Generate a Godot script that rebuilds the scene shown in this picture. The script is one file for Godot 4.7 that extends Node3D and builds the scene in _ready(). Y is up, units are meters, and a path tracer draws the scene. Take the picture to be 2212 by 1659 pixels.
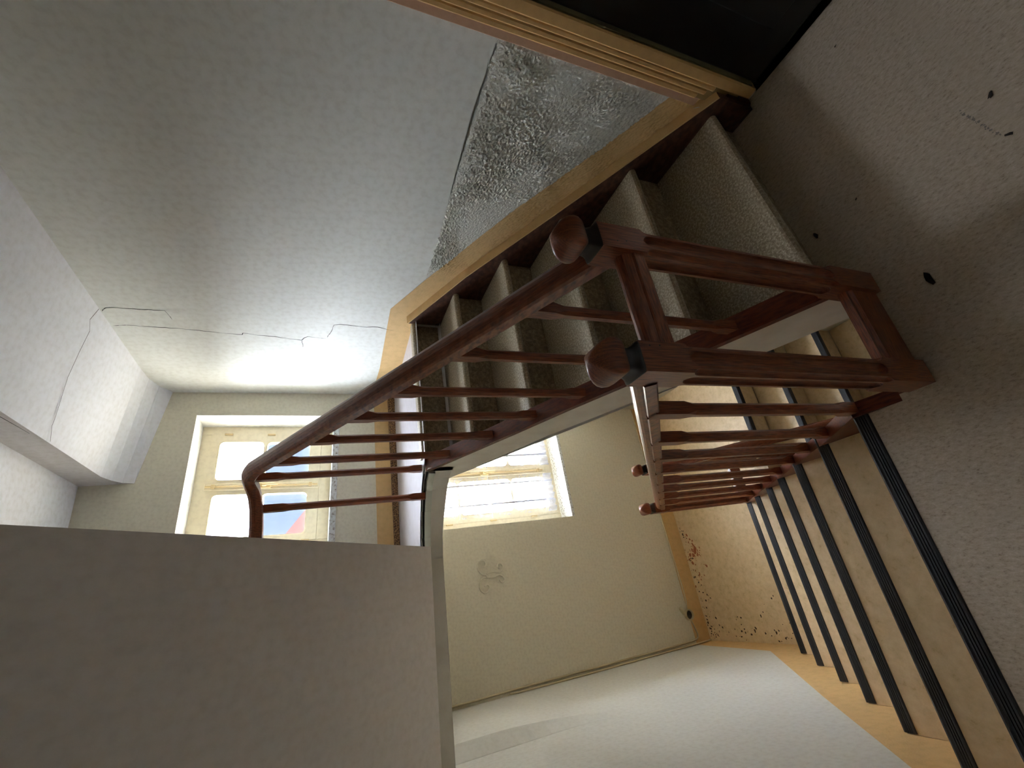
extends Node3D
# A dog-leg stairwell of an old house, seen from a floor landing by a camera that lies on its side.
# x runs across the two lanes of the stairs, y is up, the window wall stands at negative z.

const NX := 0.8141      # face of the wall beside the upward flight
const XL := -1.1516     # face of the wall beside the downward flight
const WZ := -2.358      # window wall at the upper half-landing
const WL := -2.648      # window wall at the lower half-landing
const YL := -1.5554     # floor of the lower half-landing
const YU := 0.856       # floor of the upper half-landing

var M := {}
var used := {}


func _ready() -> void:
	setup_camera_and_light()
	make_materials()
	build_floors()
	build_right_wall()
	build_window_walls()
	build_left_wall()
	build_ceilings()
	build_upper_landing()
	build_upward_flight()
	build_overhead_flight()
	build_downward_flight()
	build_basement_flight()
	build_windows()
	build_door()
	build_balustrades()
	build_outside()
	build_small_things()


func setup_camera_and_light() -> void:
	var cam := Camera3D.new()
	cam.name = "camera"
	cam.fov = 80.9615
	cam.near = 0.02
	cam.far = 200.0
	var right := Vector3(-0.15516, -0.91967, 0.36075)
	var down := Vector3(-0.90024, -0.01875, -0.43500)
	var ahead := Vector3(0.40682, -0.39225, -0.82501)
	cam.transform = Transform3D(Basis(right, -down, -ahead).orthonormalized(), Vector3(-0.5335, 1.3047, 0.5780))
	add_child(cam)
	cam.current = true

	var sky_mat := ProceduralSkyMaterial.new()
	sky_mat.sky_top_color = Color(0.88, 0.93, 1.0)
	sky_mat.sky_horizon_color = Color(0.95, 0.97, 1.0)
	sky_mat.ground_bottom_color = Color(0.72, 0.70, 0.66)
	sky_mat.ground_horizon_color = Color(0.80, 0.79, 0.76)
	sky_mat.sky_energy_multiplier = 1.0
	sky_mat.ground_energy_multiplier = 0.8
	sky_mat.sun_angle_max = 0.1
	var sky := Sky.new()
	sky.sky_material = sky_mat
	var env := Environment.new()
	env.background_mode = Environment.BG_SKY
	env.sky = sky
	env.background_energy_multiplier = 10.0
	env.tonemap_mode = Environment.TONE_MAPPER_LINEAR
	env.tonemap_exposure = 6.0
	env.sdfgi_enabled = true
	env.ssao_enabled = true
	env.ssil_enabled = true
	var we := WorldEnvironment.new()
	we.name = "world_environment"
	we.environment = env
	add_child(we)


# ------------------------------------------------------------------ helpers

func fresh() -> SurfaceTool:
	var st := SurfaceTool.new()
	st.begin(Mesh.PRIMITIVE_TRIANGLES)
	return st


func numbered(called: String) -> String:
	var k: int = used.get(called, 0)
	used[called] = k + 1
	return called if k == 0 else "%s_%03d" % [called, k]


func obj(called: String, st: SurfaceTool, mat: Material, parent: Node = null) -> MeshInstance3D:
	var mi := MeshInstance3D.new()
	var me := st.commit()
	me.surface_set_material(0, mat)
	mi.mesh = me
	put(mi, called, parent)
	return mi


func put(n: Node3D, called: String, parent: Node = null) -> void:
	if parent == null:
		n.name = numbered(called)
		add_child(n)
		return
	var k := 0
	var nm := called
	while parent.has_node(nm):
		k += 1
		nm = "%s_%03d" % [called, k]
	n.name = nm
	parent.add_child(n, true)


func thing(called: String, label: String, category: String, at := Vector3.ZERO, group := "") -> Node3D:
	var o := Node3D.new()
	put(o, called)
	o.position = at
	tag(o, label, category, group)
	return o


func tag(o: Node3D, label: String, category := "", group := "") -> void:
	o.set_meta("label", label)
	if category != "":
		o.set_meta("category", category)
	if group != "":
		o.set_meta("group", group)


func structure(called: String, label: String, category: String) -> Node3D:
	var o := thing(called, label, category)
	o.set_meta("kind", "structure")
	return o


func tri(st: SurfaceTool, a: Vector3, b: Vector3, c: Vector3, hint: Vector3) -> void:
	var n := (c - a).cross(b - a)
	if n.length_squared() < 1e-16:
		return
	n = n.normalized()
	if n.dot(hint) < 0.0:
		n = -n
		var t := b
		b = c
		c = t
	for p: Vector3 in [a, b, c]:
		st.set_normal(n)
		st.add_vertex(p)


func quad(st: SurfaceTool, a: Vector3, b: Vector3, c: Vector3, d: Vector3, hint: Vector3) -> void:
	tri(st, a, b, c, hint)
	tri(st, a, c, d, hint)


func poly(st: SurfaceTool, pts: Array, hint: Vector3) -> void:
	# a planar polygon, triangulated along its largest axis
	var a := hint.abs()
	var flat := PackedVector2Array()
	for p: Vector3 in pts:
		if a.x >= a.y and a.x >= a.z:
			flat.append(Vector2(p.z, p.y))
		elif a.y >= a.z:
			flat.append(Vector2(p.x, p.z))
		else:
			flat.append(Vector2(p.x, p.y))
	var idx := Geometry2D.triangulate_polygon(flat)
	for i in range(0, idx.size(), 3):
		tri(st, pts[idx[i]], pts[idx[i + 1]], pts[idx[i + 2]], hint)


func prism_x(st: SurfaceTool, zy: Array, x0: float, x1: float) -> void:
	# a (z, y) outline pulled along x
	var a: Array = []
	var b: Array = []
	var mid := Vector2.ZERO
	for p: Vector2 in zy:
		a.append(Vector3(x0, p.y, p.x))
		b.append(Vector3(x1, p.y, p.x))
		mid += p
	mid /= zy.size()
	poly(st, a, Vector3(-1, 0, 0))
	poly(st, b, Vector3(1, 0, 0))
	var flat := PackedVector2Array(zy)
	var cw := Geometry2D.is_polygon_clockwise(flat)
	for i in zy.size():
		var j := (i + 1) % zy.size()
		var e: Vector2 = zy[j] - zy[i]
		var n2 := Vector2(e.y, -e.x) if not cw else Vector2(-e.y, e.x)
		quad(st, a[i], b[i], b[j], a[j], Vector3(0, n2.y, n2.x))


func prism_y(st: SurfaceTool, xz: Array, y0: float, y1: float) -> void:
	var a: Array = []
	var b: Array = []
	for p: Vector2 in xz:
		a.append(Vector3(p.x, y0, p.y))
		b.append(Vector3(p.x, y1, p.y))
	poly(st, a, Vector3(0, -1, 0))
	poly(st, b, Vector3(0, 1, 0))
	var cw := Geometry2D.is_polygon_clockwise(PackedVector2Array(xz))
	for i in xz.size():
		var j := (i + 1) % xz.size()
		var e: Vector2 = xz[j] - xz[i]
		var n2 := Vector2(e.y, -e.x) if not cw else Vector2(-e.y, e.x)
		quad(st, a[i], b[i], b[j], a[j], Vector3(n2.x, 0, n2.y))


func box(st: SurfaceTool, lo: Vector3, hi: Vector3, c := 0.0) -> void:
	# a box whose edges are chamfered by c
	if c <= 0.0:
		for ax in 3:
			for s in 2:
				var p: Array = []
				for k in 4:
					var v := Vector3()
					v[ax] = hi[ax] if s else lo[ax]
					var u := (ax + 1) % 3
					var w := (ax + 2) % 3
					v[u] = hi[u] if k in [1, 2] else lo[u]
					v[w] = hi[w] if k in [2, 3] else lo[w]
					p.append(v)
				var n := Vector3()
				n[ax] = 1.0 if s else -1.0
				quad(st, p[0], p[1], p[2], p[3], n)
		return
	var m := (lo + hi) / 2.0
	var h := (hi - lo) / 2.0
	c = minf(c, minf(h.x, minf(h.y, h.z)) * 0.9)
	var face := func(ax: int, s: float, a: float, b: float) -> Vector3:
		var v := Vector3()
		var u := (ax + 1) % 3
		var w := (ax + 2) % 3
		v[ax] = s * h[ax]
		v[u] = a * (h[u] - c)
		v[w] = b * (h[w] - c)
		return m + v
	for ax in 3:
		for s: float in [-1.0, 1.0]:
			var n := Vector3()
			n[ax] = s
			quad(st, face.call(ax, s, -1, -1), face.call(ax, s, 1, -1), face.call(ax, s, 1, 1), face.call(ax, s, -1, 1), n)
		var u := (ax + 1) % 3
		for s: float in [-1.0, 1.0]:
			for t: float in [-1.0, 1.0]:
				# the edge between the faces +-ax and +-u, along w
				var n := Vector3()
				n[ax] = s
				n[u] = t
				quad(st, face.call(ax, s, t, -1), face.call(ax, s, t, 1), face.call(u, t, 1, s), face.call(u, t, -1, s), n)
	for sx: float in [-1.0, 1.0]:
		for sy: float in [-1.0, 1.0]:
			for sz: float in [-1.0, 1.0]:
				tri(st, face.call(0, sx, sy, sz), face.call(1, sy, sz, sx), face.call(2, sz, sx, sy), Vector3(sx, sy, sz))


func grid(st: SurfaceTool, rows: Array, closed: bool, flip := false) -> void:
	# rows of points joined to a smooth skin; the caller calls generate_normals
	for i in rows.size() - 1:
		var a: Array = rows[i]
		var b: Array = rows[i + 1]
		var n := a.size()
		for j in (n if closed else n - 1):
			var k := (j + 1) % n
			var p: Array = [a[j], b[j], b[k], a[j], b[k], a[k]]
			if flip:
				p.reverse()
			for v: Vector3 in p:
				st.add_vertex(v)


func cap(st: SurfaceTool, ring: Array, flip := false) -> void:
	var m := Vector3.ZERO
	for p: Vector3 in ring:
		m += p
	m /= ring.size()
	st.set_smooth_group(-1)
	for j in ring.size():
		var p: Array = [m, ring[j], ring[(j + 1) % ring.size()]]
		if flip:
			p.reverse()
		for v: Vector3 in p:
			st.add_vertex(v)
	st.set_smooth_group(0)


func sweep(st: SurfaceTool, path: Array, profile: Array, up := Vector3.UP) -> void:
	# profile points (across, above) carried along the path; flat facets along each profile edge keep the arrises crisp
	var rings: Array = []
	for i in path.size():
		var t: Vector3 = (path[mini(i + 1, path.size() - 1)] - path[maxi(i - 1, 0)]).normalized()
		var s := t.cross(up).normalized()
		var n := s.cross(t).normalized()
		var ring: Array = []
		for q: Vector2 in profile:
			ring.append(path[i] + s * q.x + n * q.y)
		rings.append(ring)
	for i in rings.size() - 1:
		var mid: Vector3 = (path[i] + path[i + 1]) / 2.0
		for j in profile.size():
			var k := (j + 1) % profile.size()
			var c: Vector3 = (rings[i][j] + rings[i][k] + rings[i + 1][j] + rings[i + 1][k]) / 4.0
			quad(st, rings[i][j], rings[i + 1][j], rings[i + 1][k], rings[i][k], c - mid)
	for e: int in [0, rings.size() - 1]:
		var m := Vector3.ZERO
		for p: Vector3 in rings[e]:
			m += p
		m /= rings[e].size()
		var out: Vector3 = path[0] - path[1] if e == 0 else path[e] - path[e - 1]
		for j in profile.size():
			tri(st, m, rings[e][j], rings[e][(j + 1) % profile.size()], out)


func tube(st: SurfaceTool, path: Array, r: float, sides := 8) -> void:
	var profile: Array = []
	for k in sides:
		profile.append(Vector2(cos(TAU * k / sides), sin(TAU * k / sides)) * r)
	var up := Vector3.UP
	for i in path.size() - 1:
		if absf((path[i + 1] - path[i]).normalized().y) > 0.9:
			up = Vector3(0.3, 0.2, 1).normalized()
	sweep(st, path, profile, up)


# ------------------------------------------------------------------ materials

func noise(freq: float, kind := FastNoiseLite.TYPE_SIMPLEX_SMOOTH, octaves := 4, sd := 1, gain := 0.5) -> FastNoiseLite:
	var n := FastNoiseLite.new()
	n.noise_type = kind
	n.frequency = freq
	n.fractal_type = FastNoiseLite.FRACTAL_FBM
	n.fractal_octaves = octaves
	n.seed = sd
	n.fractal_gain = gain
	return n


func ntex(n: FastNoiseLite, stops: Array, side := 512) -> NoiseTexture2D:
	var t := NoiseTexture2D.new()
	t.width = side
	t.height = side
	t.seamless = true
	t.noise = n
	var g := Gradient.new()
	var at := PackedFloat32Array()
	var cs := PackedColorArray()
	for s: Array in stops:
		at.append(s[0])
		cs.append(s[1])
	g.offsets = at
	g.colors = cs
	t.color_ramp = g
	return t


func nbump(n: FastNoiseLite, strength: float, side := 512) -> NoiseTexture2D:
	var t := NoiseTexture2D.new()
	t.width = side
	t.height = side
	t.seamless = true
	t.noise = n
	t.as_normal_map = true
	t.bump_strength = strength
	return t


func grey(a: float, b := -1.0) -> Array:
	return [[0.25, Color(a, a, a)], [0.75, Color(b, b, b)]]


func surf(c: Color, rough: float, tex: Texture2D = null, bump: Texture2D = null, scale := Vector3.ONE, bump_scale := 1.0, world := true) -> StandardMaterial3D:
	var m := StandardMaterial3D.new()
	m.albedo_color = c
	m.roughness = rough
	m.metallic_specular = 0.5
	if tex:
		m.albedo_texture = tex
	if bump:
		m.normal_enabled = true
		m.normal_texture = bump
		m.normal_scale = bump_scale
	if tex or bump:
		m.uv1_triplanar = true
		m.uv1_world_triplanar = world
		m.uv1_scale = scale
	return m


func make_materials() -> void:
	var mottle := ntex(noise(0.012, FastNoiseLite.TYPE_SIMPLEX_SMOOTH, 5, 3), [[0.15, Color(0.955, 0.95, 0.94)], [0.5, Color(0.985, 0.985, 0.98)], [0.85, Color(1, 1, 1)]])
	var stucco := nbump(noise(0.06, FastNoiseLite.TYPE_SIMPLEX, 4, 5), 3.0)
	M.plaster = surf(Color(0.93, 0.93, 0.90), 0.75, mottle, stucco, Vector3.ONE * 4.0, 0.04)
	M.cream = surf(Color(0.90, 0.875, 0.79), 0.8, mottle, stucco, Vector3.ONE * 6.0, 0.3)
	M.pale = surf(Color(0.91, 0.905, 0.88), 0.8, mottle, stucco, Vector3.ONE * 5.0, 0.2)
	M.leftpaint = surf(Color(0.865, 0.86, 0.835), 0.8, mottle, stucco, Vector3.ONE * 5.0, 0.12)
	M.ochre = surf(Color(0.89, 0.74, 0.51), 0.7, mottle, stucco, Vector3.ONE * 3.0, 0.4)
	M.rough = surf(Color(0.92, 0.91, 0.87), 0.8, mottle, nbump(noise(0.05, FastNoiseLite.TYPE_SIMPLEX, 4, 9), 6.0), Vector3.ONE * 3.0, 0.6)
	M.ceiling = surf(Color(0.935, 0.935, 0.945), 0.85, mottle, stucco, Vector3.ONE * 4.0, 0.08)
	M.soffit = surf(Color(0.93, 0.91, 0.90), 0.85, mottle, stucco, Vector3.ONE * 4.0, 0.08)
	M.fascia = surf(Color(0.96, 0.94, 0.89), 0.6, mottle, null, Vector3.ONE * 1.2)
	M.apron = surf(Color(0.91, 0.92, 0.86), 0.6, mottle, null, Vector3.ONE * 2.0)
	# floors
	M.lino = surf(Color(1.0, 0.96, 0.92), 0.5, ntex(noise(0.03, FastNoiseLite.TYPE_SIMPLEX, 6, 21, 0.8), [[0.12, Color(0.56, 0.50, 0.43)], [0.26, Color(0.73, 0.68, 0.61)], [0.50, Color(0.78, 0.74, 0.67)], [0.72, Color(0.81, 0.77, 0.72)], [0.90, Color(0.88, 0.85, 0.81)]], 1024), nbump(noise(0.05, FastNoiseLite.TYPE_SIMPLEX, 5, 22, 0.7), 2.0), Vector3(2.6, 2.0, 1.3), 0.08)
	M.beige = surf(Color(0.98, 0.92, 0.82), 0.45, ntex(noise(0.01, FastNoiseLite.TYPE_SIMPLEX, 8, 31, 0.72), [[0.06, Color(0.74, 0.66, 0.53)], [0.24, Color(0.83, 0.77, 0.66)], [0.5, Color(0.86, 0.80, 0.70)], [0.85, Color(0.89, 0.84, 0.75)]], 1024), null, Vector3.ONE * 1.3)
	M.tread = surf(Color(0.97, 0.94, 0.88), 0.42, ntex(noise(0.05, FastNoiseLite.TYPE_SIMPLEX, 6, 41, 0.8), [[0.16, Color(0.50, 0.45, 0.37)], [0.40, Color(0.63, 0.58, 0.50)], [0.56, Color(0.70, 0.66, 0.58)], [0.70, Color(0.80, 0.77, 0.70)], [0.86, Color(0.94, 0.92, 0.87)]], 1024), nbump(noise(0.06, FastNoiseLite.TYPE_SIMPLEX, 5, 42, 0.7), 2.0), Vector3.ONE * 1.6, 0.10)
	M.riser = surf(Color(0.94, 0.90, 0.83), 0.55, ntex(noise(0.02, FastNoiseLite.TYPE_SIMPLEX, 7, 43, 0.8), [[0.18, Color(0.46, 0.41, 0.33)], [0.5, Color(0.58, 0.53, 0.45)], [0.82, Color(0.74, 0.70, 0.62)]], 1024), null, Vector3.ONE * 1.6)
	M.rubber = surf(Color(0.165, 0.162, 0.168), 0.5, null, nbump(noise(0.08, FastNoiseLite.TYPE_SIMPLEX, 3, 52), 2.0), Vector3.ONE * 8.0, 0.2)
	# varnished wood; the grain runs along local y
	var grain := ntex(noise(0.03, FastNoiseLite.TYPE_SIMPLEX, 5, 61), [[0.10, Color(0.34, 0.165, 0.095)], [0.40, Color(0.49, 0.262, 0.150)], [0.62, Color(0.555, 0.305, 0.178)], [0.92, Color(0.62, 0.36, 0.215)]], 512)
	var gbump := nbump(noise(0.05, FastNoiseLite.TYPE_SIMPLEX, 4, 62), 2.0)
	M.wood = surf(Color(1, 1, 1), 0.38, grain, gbump, Vector3(16, 0.9, 16), 0.12, false)
	M.wood.clearcoat_enabled = true
	M.wood.clearcoat = 0.35
	M.wood.clearcoat_roughness = 0.25
	M.railwood = surf(Color(1, 1, 1), 0.36, grain, gbump, Vector3(16, 3.0, 1.4), 0.12, false)
	M.railwood.clearcoat_enabled = true
	M.railwood.clearcoat = 0.35
	M.railwood.clearcoat_roughness = 0.25
	M.crosswood = surf(Color(1, 1, 1), 0.36, grain, gbump, Vector3(1.2, 16, 16), 0.12, false)
	M.crosswood.clearcoat_enabled = true
	M.crosswood.clearcoat = 0.35
	M.crosswood.clearcoat_roughness = 0.25
	M.darkwood = surf(Color(0.20, 0.15, 0.15), 0.3, grain, null, Vector3(6, 6, 6), 0.1, false)
	M.darkwood.clearcoat_enabled = true
	M.darkwood.clearcoat = 0.3
	M.darkwood.clearcoat_roughness = 0.12
	M.string = surf(Color(0.80, 0.68, 0.62), 0.4, grain, null, Vector3(5, 5, 1.0), 0.1, true)
	M.wallstring = surf(Color(0.95, 0.85, 0.78), 0.5, ntex(noise(0.02, FastNoiseLite.TYPE_SIMPLEX, 5, 71), [[0.2, Color(0.25, 0.15, 0.10)], [0.5, Color(0.32, 0.21, 0.15)], [0.8, Color(0.40, 0.29, 0.22)]], 512), null, Vector3(3, 3, 2))
	M.frame = surf(Color(0.93, 0.88, 0.76), 0.55, mottle, null, Vector3.ONE * 4.0)
	M.casing = surf(Color(0.82, 0.65, 0.41), 0.5, mottle, stucco, Vector3.ONE * 4.0, 0.1)
	M.casing_side = surf(Color(0.78, 0.62, 0.50), 0.55, mottle, null, Vector3.ONE * 4.0)
	M.casing_edge = surf(Color(0.42, 0.38, 0.22), 0.55, mottle, null, Vector3.ONE * 4.0)
	M.sill = surf(Color(0.92, 0.93, 0.92), 0.4, ntex(noise(0.05, FastNoiseLite.TYPE_SIMPLEX, 4, 81), [[0.12, Color(0.5, 0.42, 0.36)], [0.24, Color(0.9, 0.88, 0.86)], [0.6, Color(1, 1, 1)]], 256), null, Vector3.ONE * 3.0)
	M.whitefloor = surf(Color(0.80, 0.78, 0.80), 0.3, mottle, null, Vector3.ONE * 2.0)
	M.skirt = surf(Color(0.72, 0.60, 0.46), 0.6, ntex(noise(0.06, FastNoiseLite.TYPE_SIMPLEX, 4, 83), [[0.2, Color(0.3, 0.2, 0.13)], [0.5, Color(0.75, 0.68, 0.58)], [0.8, Color(0.95, 0.9, 0.8)]], 256), null, Vector3.ONE * 5.0)
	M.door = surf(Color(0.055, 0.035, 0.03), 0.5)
	M.plinth = surf(Color(0.62, 0.48, 0.45), 0.45, grain, null, Vector3.ONE * 4.0)
	M.crack = surf(Color(0.13, 0.10, 0.07), 0.95)
	M.hairline = surf(Color(0.36, 0.34, 0.33), 0.95)
	M.cable = surf(Color(0.80, 0.74, 0.60), 0.5)
	M.metal = surf(Color(0.25, 0.23, 0.20), 0.45)
	M.paintedmetal = surf(Color(0.86, 0.76, 0.56), 0.45)
	M.leaf = surf(Color(0.16, 0.10, 0.06), 0.8)
	M.paper = surf(Color(0.88, 0.84, 0.76), 0.8)
	M.barewood = surf(Color(0.62, 0.52, 0.33), 0.7, mottle, null, Vector3.ONE * 5.0)
	M.glass = StandardMaterial3D.new()
	M.glass.transparency = BaseMaterial3D.TRANSPARENCY_ALPHA
	M.glass.albedo_color = Color(1, 1, 1, 0.06)
	M.glass.roughness = 0.03
	M.slate = surf(Color(0.125, 0.142, 0.178), 0.6, mottle, null, Vector3.ONE * 0.4)
	M.slate_b = surf(Color(0.130, 0.146, 0.182), 0.6, mottle, null, Vector3.ONE * 0.4)
	for q: StandardMaterial3D in [M.slate, M.slate_b]:
		q.specular_mode = BaseMaterial3D.SPECULAR_DISABLED
	M.render = surf(Color(0.80, 0.78, 0.74), 0.9)
	M.clay = surf(Color(0.20, 0.135, 0.13), 0.8, mottle, null, Vector3.ONE * 0.5)
	M.clay.specular_mode = BaseMaterial3D.SPECULAR_DISABLED
	M.lace = lace_material()
	M.hem = surf(Color(0.93, 0.94, 1.0, 0.55), 0.9)
	M.hem.transparency = BaseMaterial3D.TRANSPARENCY_ALPHA
	M.hem.cull_mode = BaseMaterial3D.CULL_DISABLED


func lace_material() -> StandardMaterial3D:
	# white thread on open net: solid threads, clear holes; u runs over one repeat of 0.15 m, v over 0.18 m
	var n := 320
	var im := Image.create(n, n, false, Image.FORMAT_RGBA8)
	for y in n:
		for x in n:
			var u := float(x) / n
			var v := float(y) / n
			var a := 0.0
			if x % 10 == 0 and y % 2 == 0:
				a = 0.35
			for c: Array in [[0.25, 0.3, 0.13], [0.75, 0.3, 0.10], [0.5, 0.72, 0.15], [0.0, 0.72, 0.08], [1.0, 0.72, 0.08], [0.5, 0.12, 0.05]]:
				var d := Vector2(u - c[0], v - c[1])
				var r: float = c[2] * (1.0 + 0.25 * cos(6.0 * d.angle()))
				if absf(d.length() - r) < 0.009 or absf(d.length() - 0.03) < 0.008:
					a = 0.9
			if absf(v - 0.5 - 0.04 * sin(TAU * u * 2.0)) < 0.007:
				a = 0.9
			# doubled folds of cloth
			if absf(u - 0.62) < 0.05:
				a = 1.0
			im.set_pixel(x, y, Color(0.92, 0.94, 1.0, a))
	var m := StandardMaterial3D.new()
	m.albedo_texture = ImageTexture.create_from_image(im)
	m.transparency = BaseMaterial3D.TRANSPARENCY_ALPHA
	m.roughness = 0.9
	m.cull_mode = BaseMaterial3D.CULL_DISABLED
	return m


# ------------------------------------------------------------------ floors

func build_floors() -> void:
	var f := structure("floor", "worn grey beige flecked vinyl floor of the landing at the stair heads", "floor")
	var st := fresh()
	prism_y(st, [Vector2(XL, 1.5), Vector2(0.90, 1.5), Vector2(0.90, -0.06), Vector2(0.03, -0.045), Vector2(0.0, 0.012), Vector2(-0.255, 0.012), Vector2(-0.255, -0.098), Vector2(XL, -0.098)], -0.022, 0.0)
	obj("vinyl", st, M.lino, f)
	st = fresh()
	prism_y(st, [Vector2(XL, 1.5), Vector2(0.90, 1.5), Vector2(0.90, -0.02), Vector2(0.0, -0.02), Vector2(-0.255, 0.012), Vector2(-0.255, -0.09), Vector2(XL, -0.09)], -0.19, -0.022)
	obj("slab", st, M.fascia, f)

	var lo := structure("floor", "stained beige floor of the lower half-landing under the scroll relief", "floor")
	st = fresh()
	prism_y(st, [Vector2(XL, -1.64), Vector2(-0.25, -1.64), Vector2(-0.1, -1.60), Vector2(NX, -1.60), Vector2(NX, WL), Vector2(XL, WL)], YL - 0.16, YL)
	obj("landing_slab", st, M.beige, lo)
	# stains that lie in the vinyl: rust flakes and black grime, built as thin ragged flakes
	var rng := RandomNumberGenerator.new()
	rng.seed = 7
	var rust := fresh()
	var grime := fresh()
	var spots := [[-0.47, -2.55, 0.05, 26], [-0.56, -2.60, 0.05, 14], [-0.52, -2.50, 0.03, 20], [-0.68, -2.55, 0.05, 12], [-0.60, -2.45, 0.03, 5]]
	for q: Array in [[-0.50, -2.535, 0.022], [-0.475, -2.515, 0.017], [-0.53, -2.56, 0.016], [-0.45, -2.53, 0.013], [-0.60, -2.57, 0.010]]:
		flake(rust, rng, q[0], q[1], YL - 0.0004, q[2])
	for s: Array in spots:
		for k: int in s[3]:
			flake(rust, rng, s[0] + rng.randfn(0.0, s[2]), minf(s[1] + rng.randfn(0.0, s[2] * 0.6), WL + 0.2), YL, 0.004 + 0.010 * rng.randf() * rng.randf())
	for k in 150:
		var x := XL + 0.01 + absf(rng.randfn(0.0, 0.10))
		var z := WL + 0.02 + rng.randf() * 0.95
		if rng.randf() < 0.55:
			x = XL + rng.randf() * 0.9
			z = WL + 0.012 + absf(rng.randfn(0.0, 0.05))
		flake(grime, rng, x, z, YL, 0.003 + 0.008 * rng.randf() * rng.randf())
	var r := obj("rust_stain", rust, surf(Color(0.60, 0.34, 0.18), 0.8), lo)
	r.set_meta("kind", "stuff")
	r = obj("grime", grime, surf(Color(0.26, 0.17, 0.10), 0.85), lo)
	r.set_meta("kind", "stuff")

	var deep := structure("floor", "dim floor at the foot of the lowest visible flight", "floor")
	st = fresh()
	box(st, Vector3(XL - 0.2, -3.2, -3.0), Vector3(NX + 0.2, -2.95, 1.6))
	obj("deep_slab", st, M.beige, deep)


func flake(st: SurfaceTool, rng: RandomNumberGenerator, x: float, z: float, y: float, r: float) -> void:
	var p: Array = []
	var n := 7
	var sx := 0.6 + 0.8 * rng.randf()
	for k in n:
		var q := r * (0.5 + 0.8 * rng.randf())
		p.append(Vector3(x + cos(TAU * k / n) * q * sx, y + 0.0007, z + sin(TAU * k / n) * q))
	for k in n:
		tri(st, Vector3(x, y + 0.0009, z), p[k], p[(k + 1) % n], Vector3.UP)


# ------------------------------------------------------------------ wall beside the upward flight

const STR_TOP := [[0.03, 0.145], [-0.344, 0.347], [-0.977, 0.700], [-1.39, 0.893]]   # top of the wall string, at the wall
const OCH_TOP := [[-0.030, 0.282], [-0.257, 0.408], [-0.608, 0.619], [-1.06, 0.855], [-1.333, 0.988], [-1.50, 0.983]]


func at_line(line: Array, z: float) -> float:
	for i in line.size() - 1:
		if z <= line[i][0] and z >= line[i + 1][0]:
			return lerpf(line[i][1], line[i + 1][1], (z - line[i][0]) / (line[i + 1][0] - line[i][0]))
	return line[0][1] if z > line[0][0] else line[-1][1]


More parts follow.
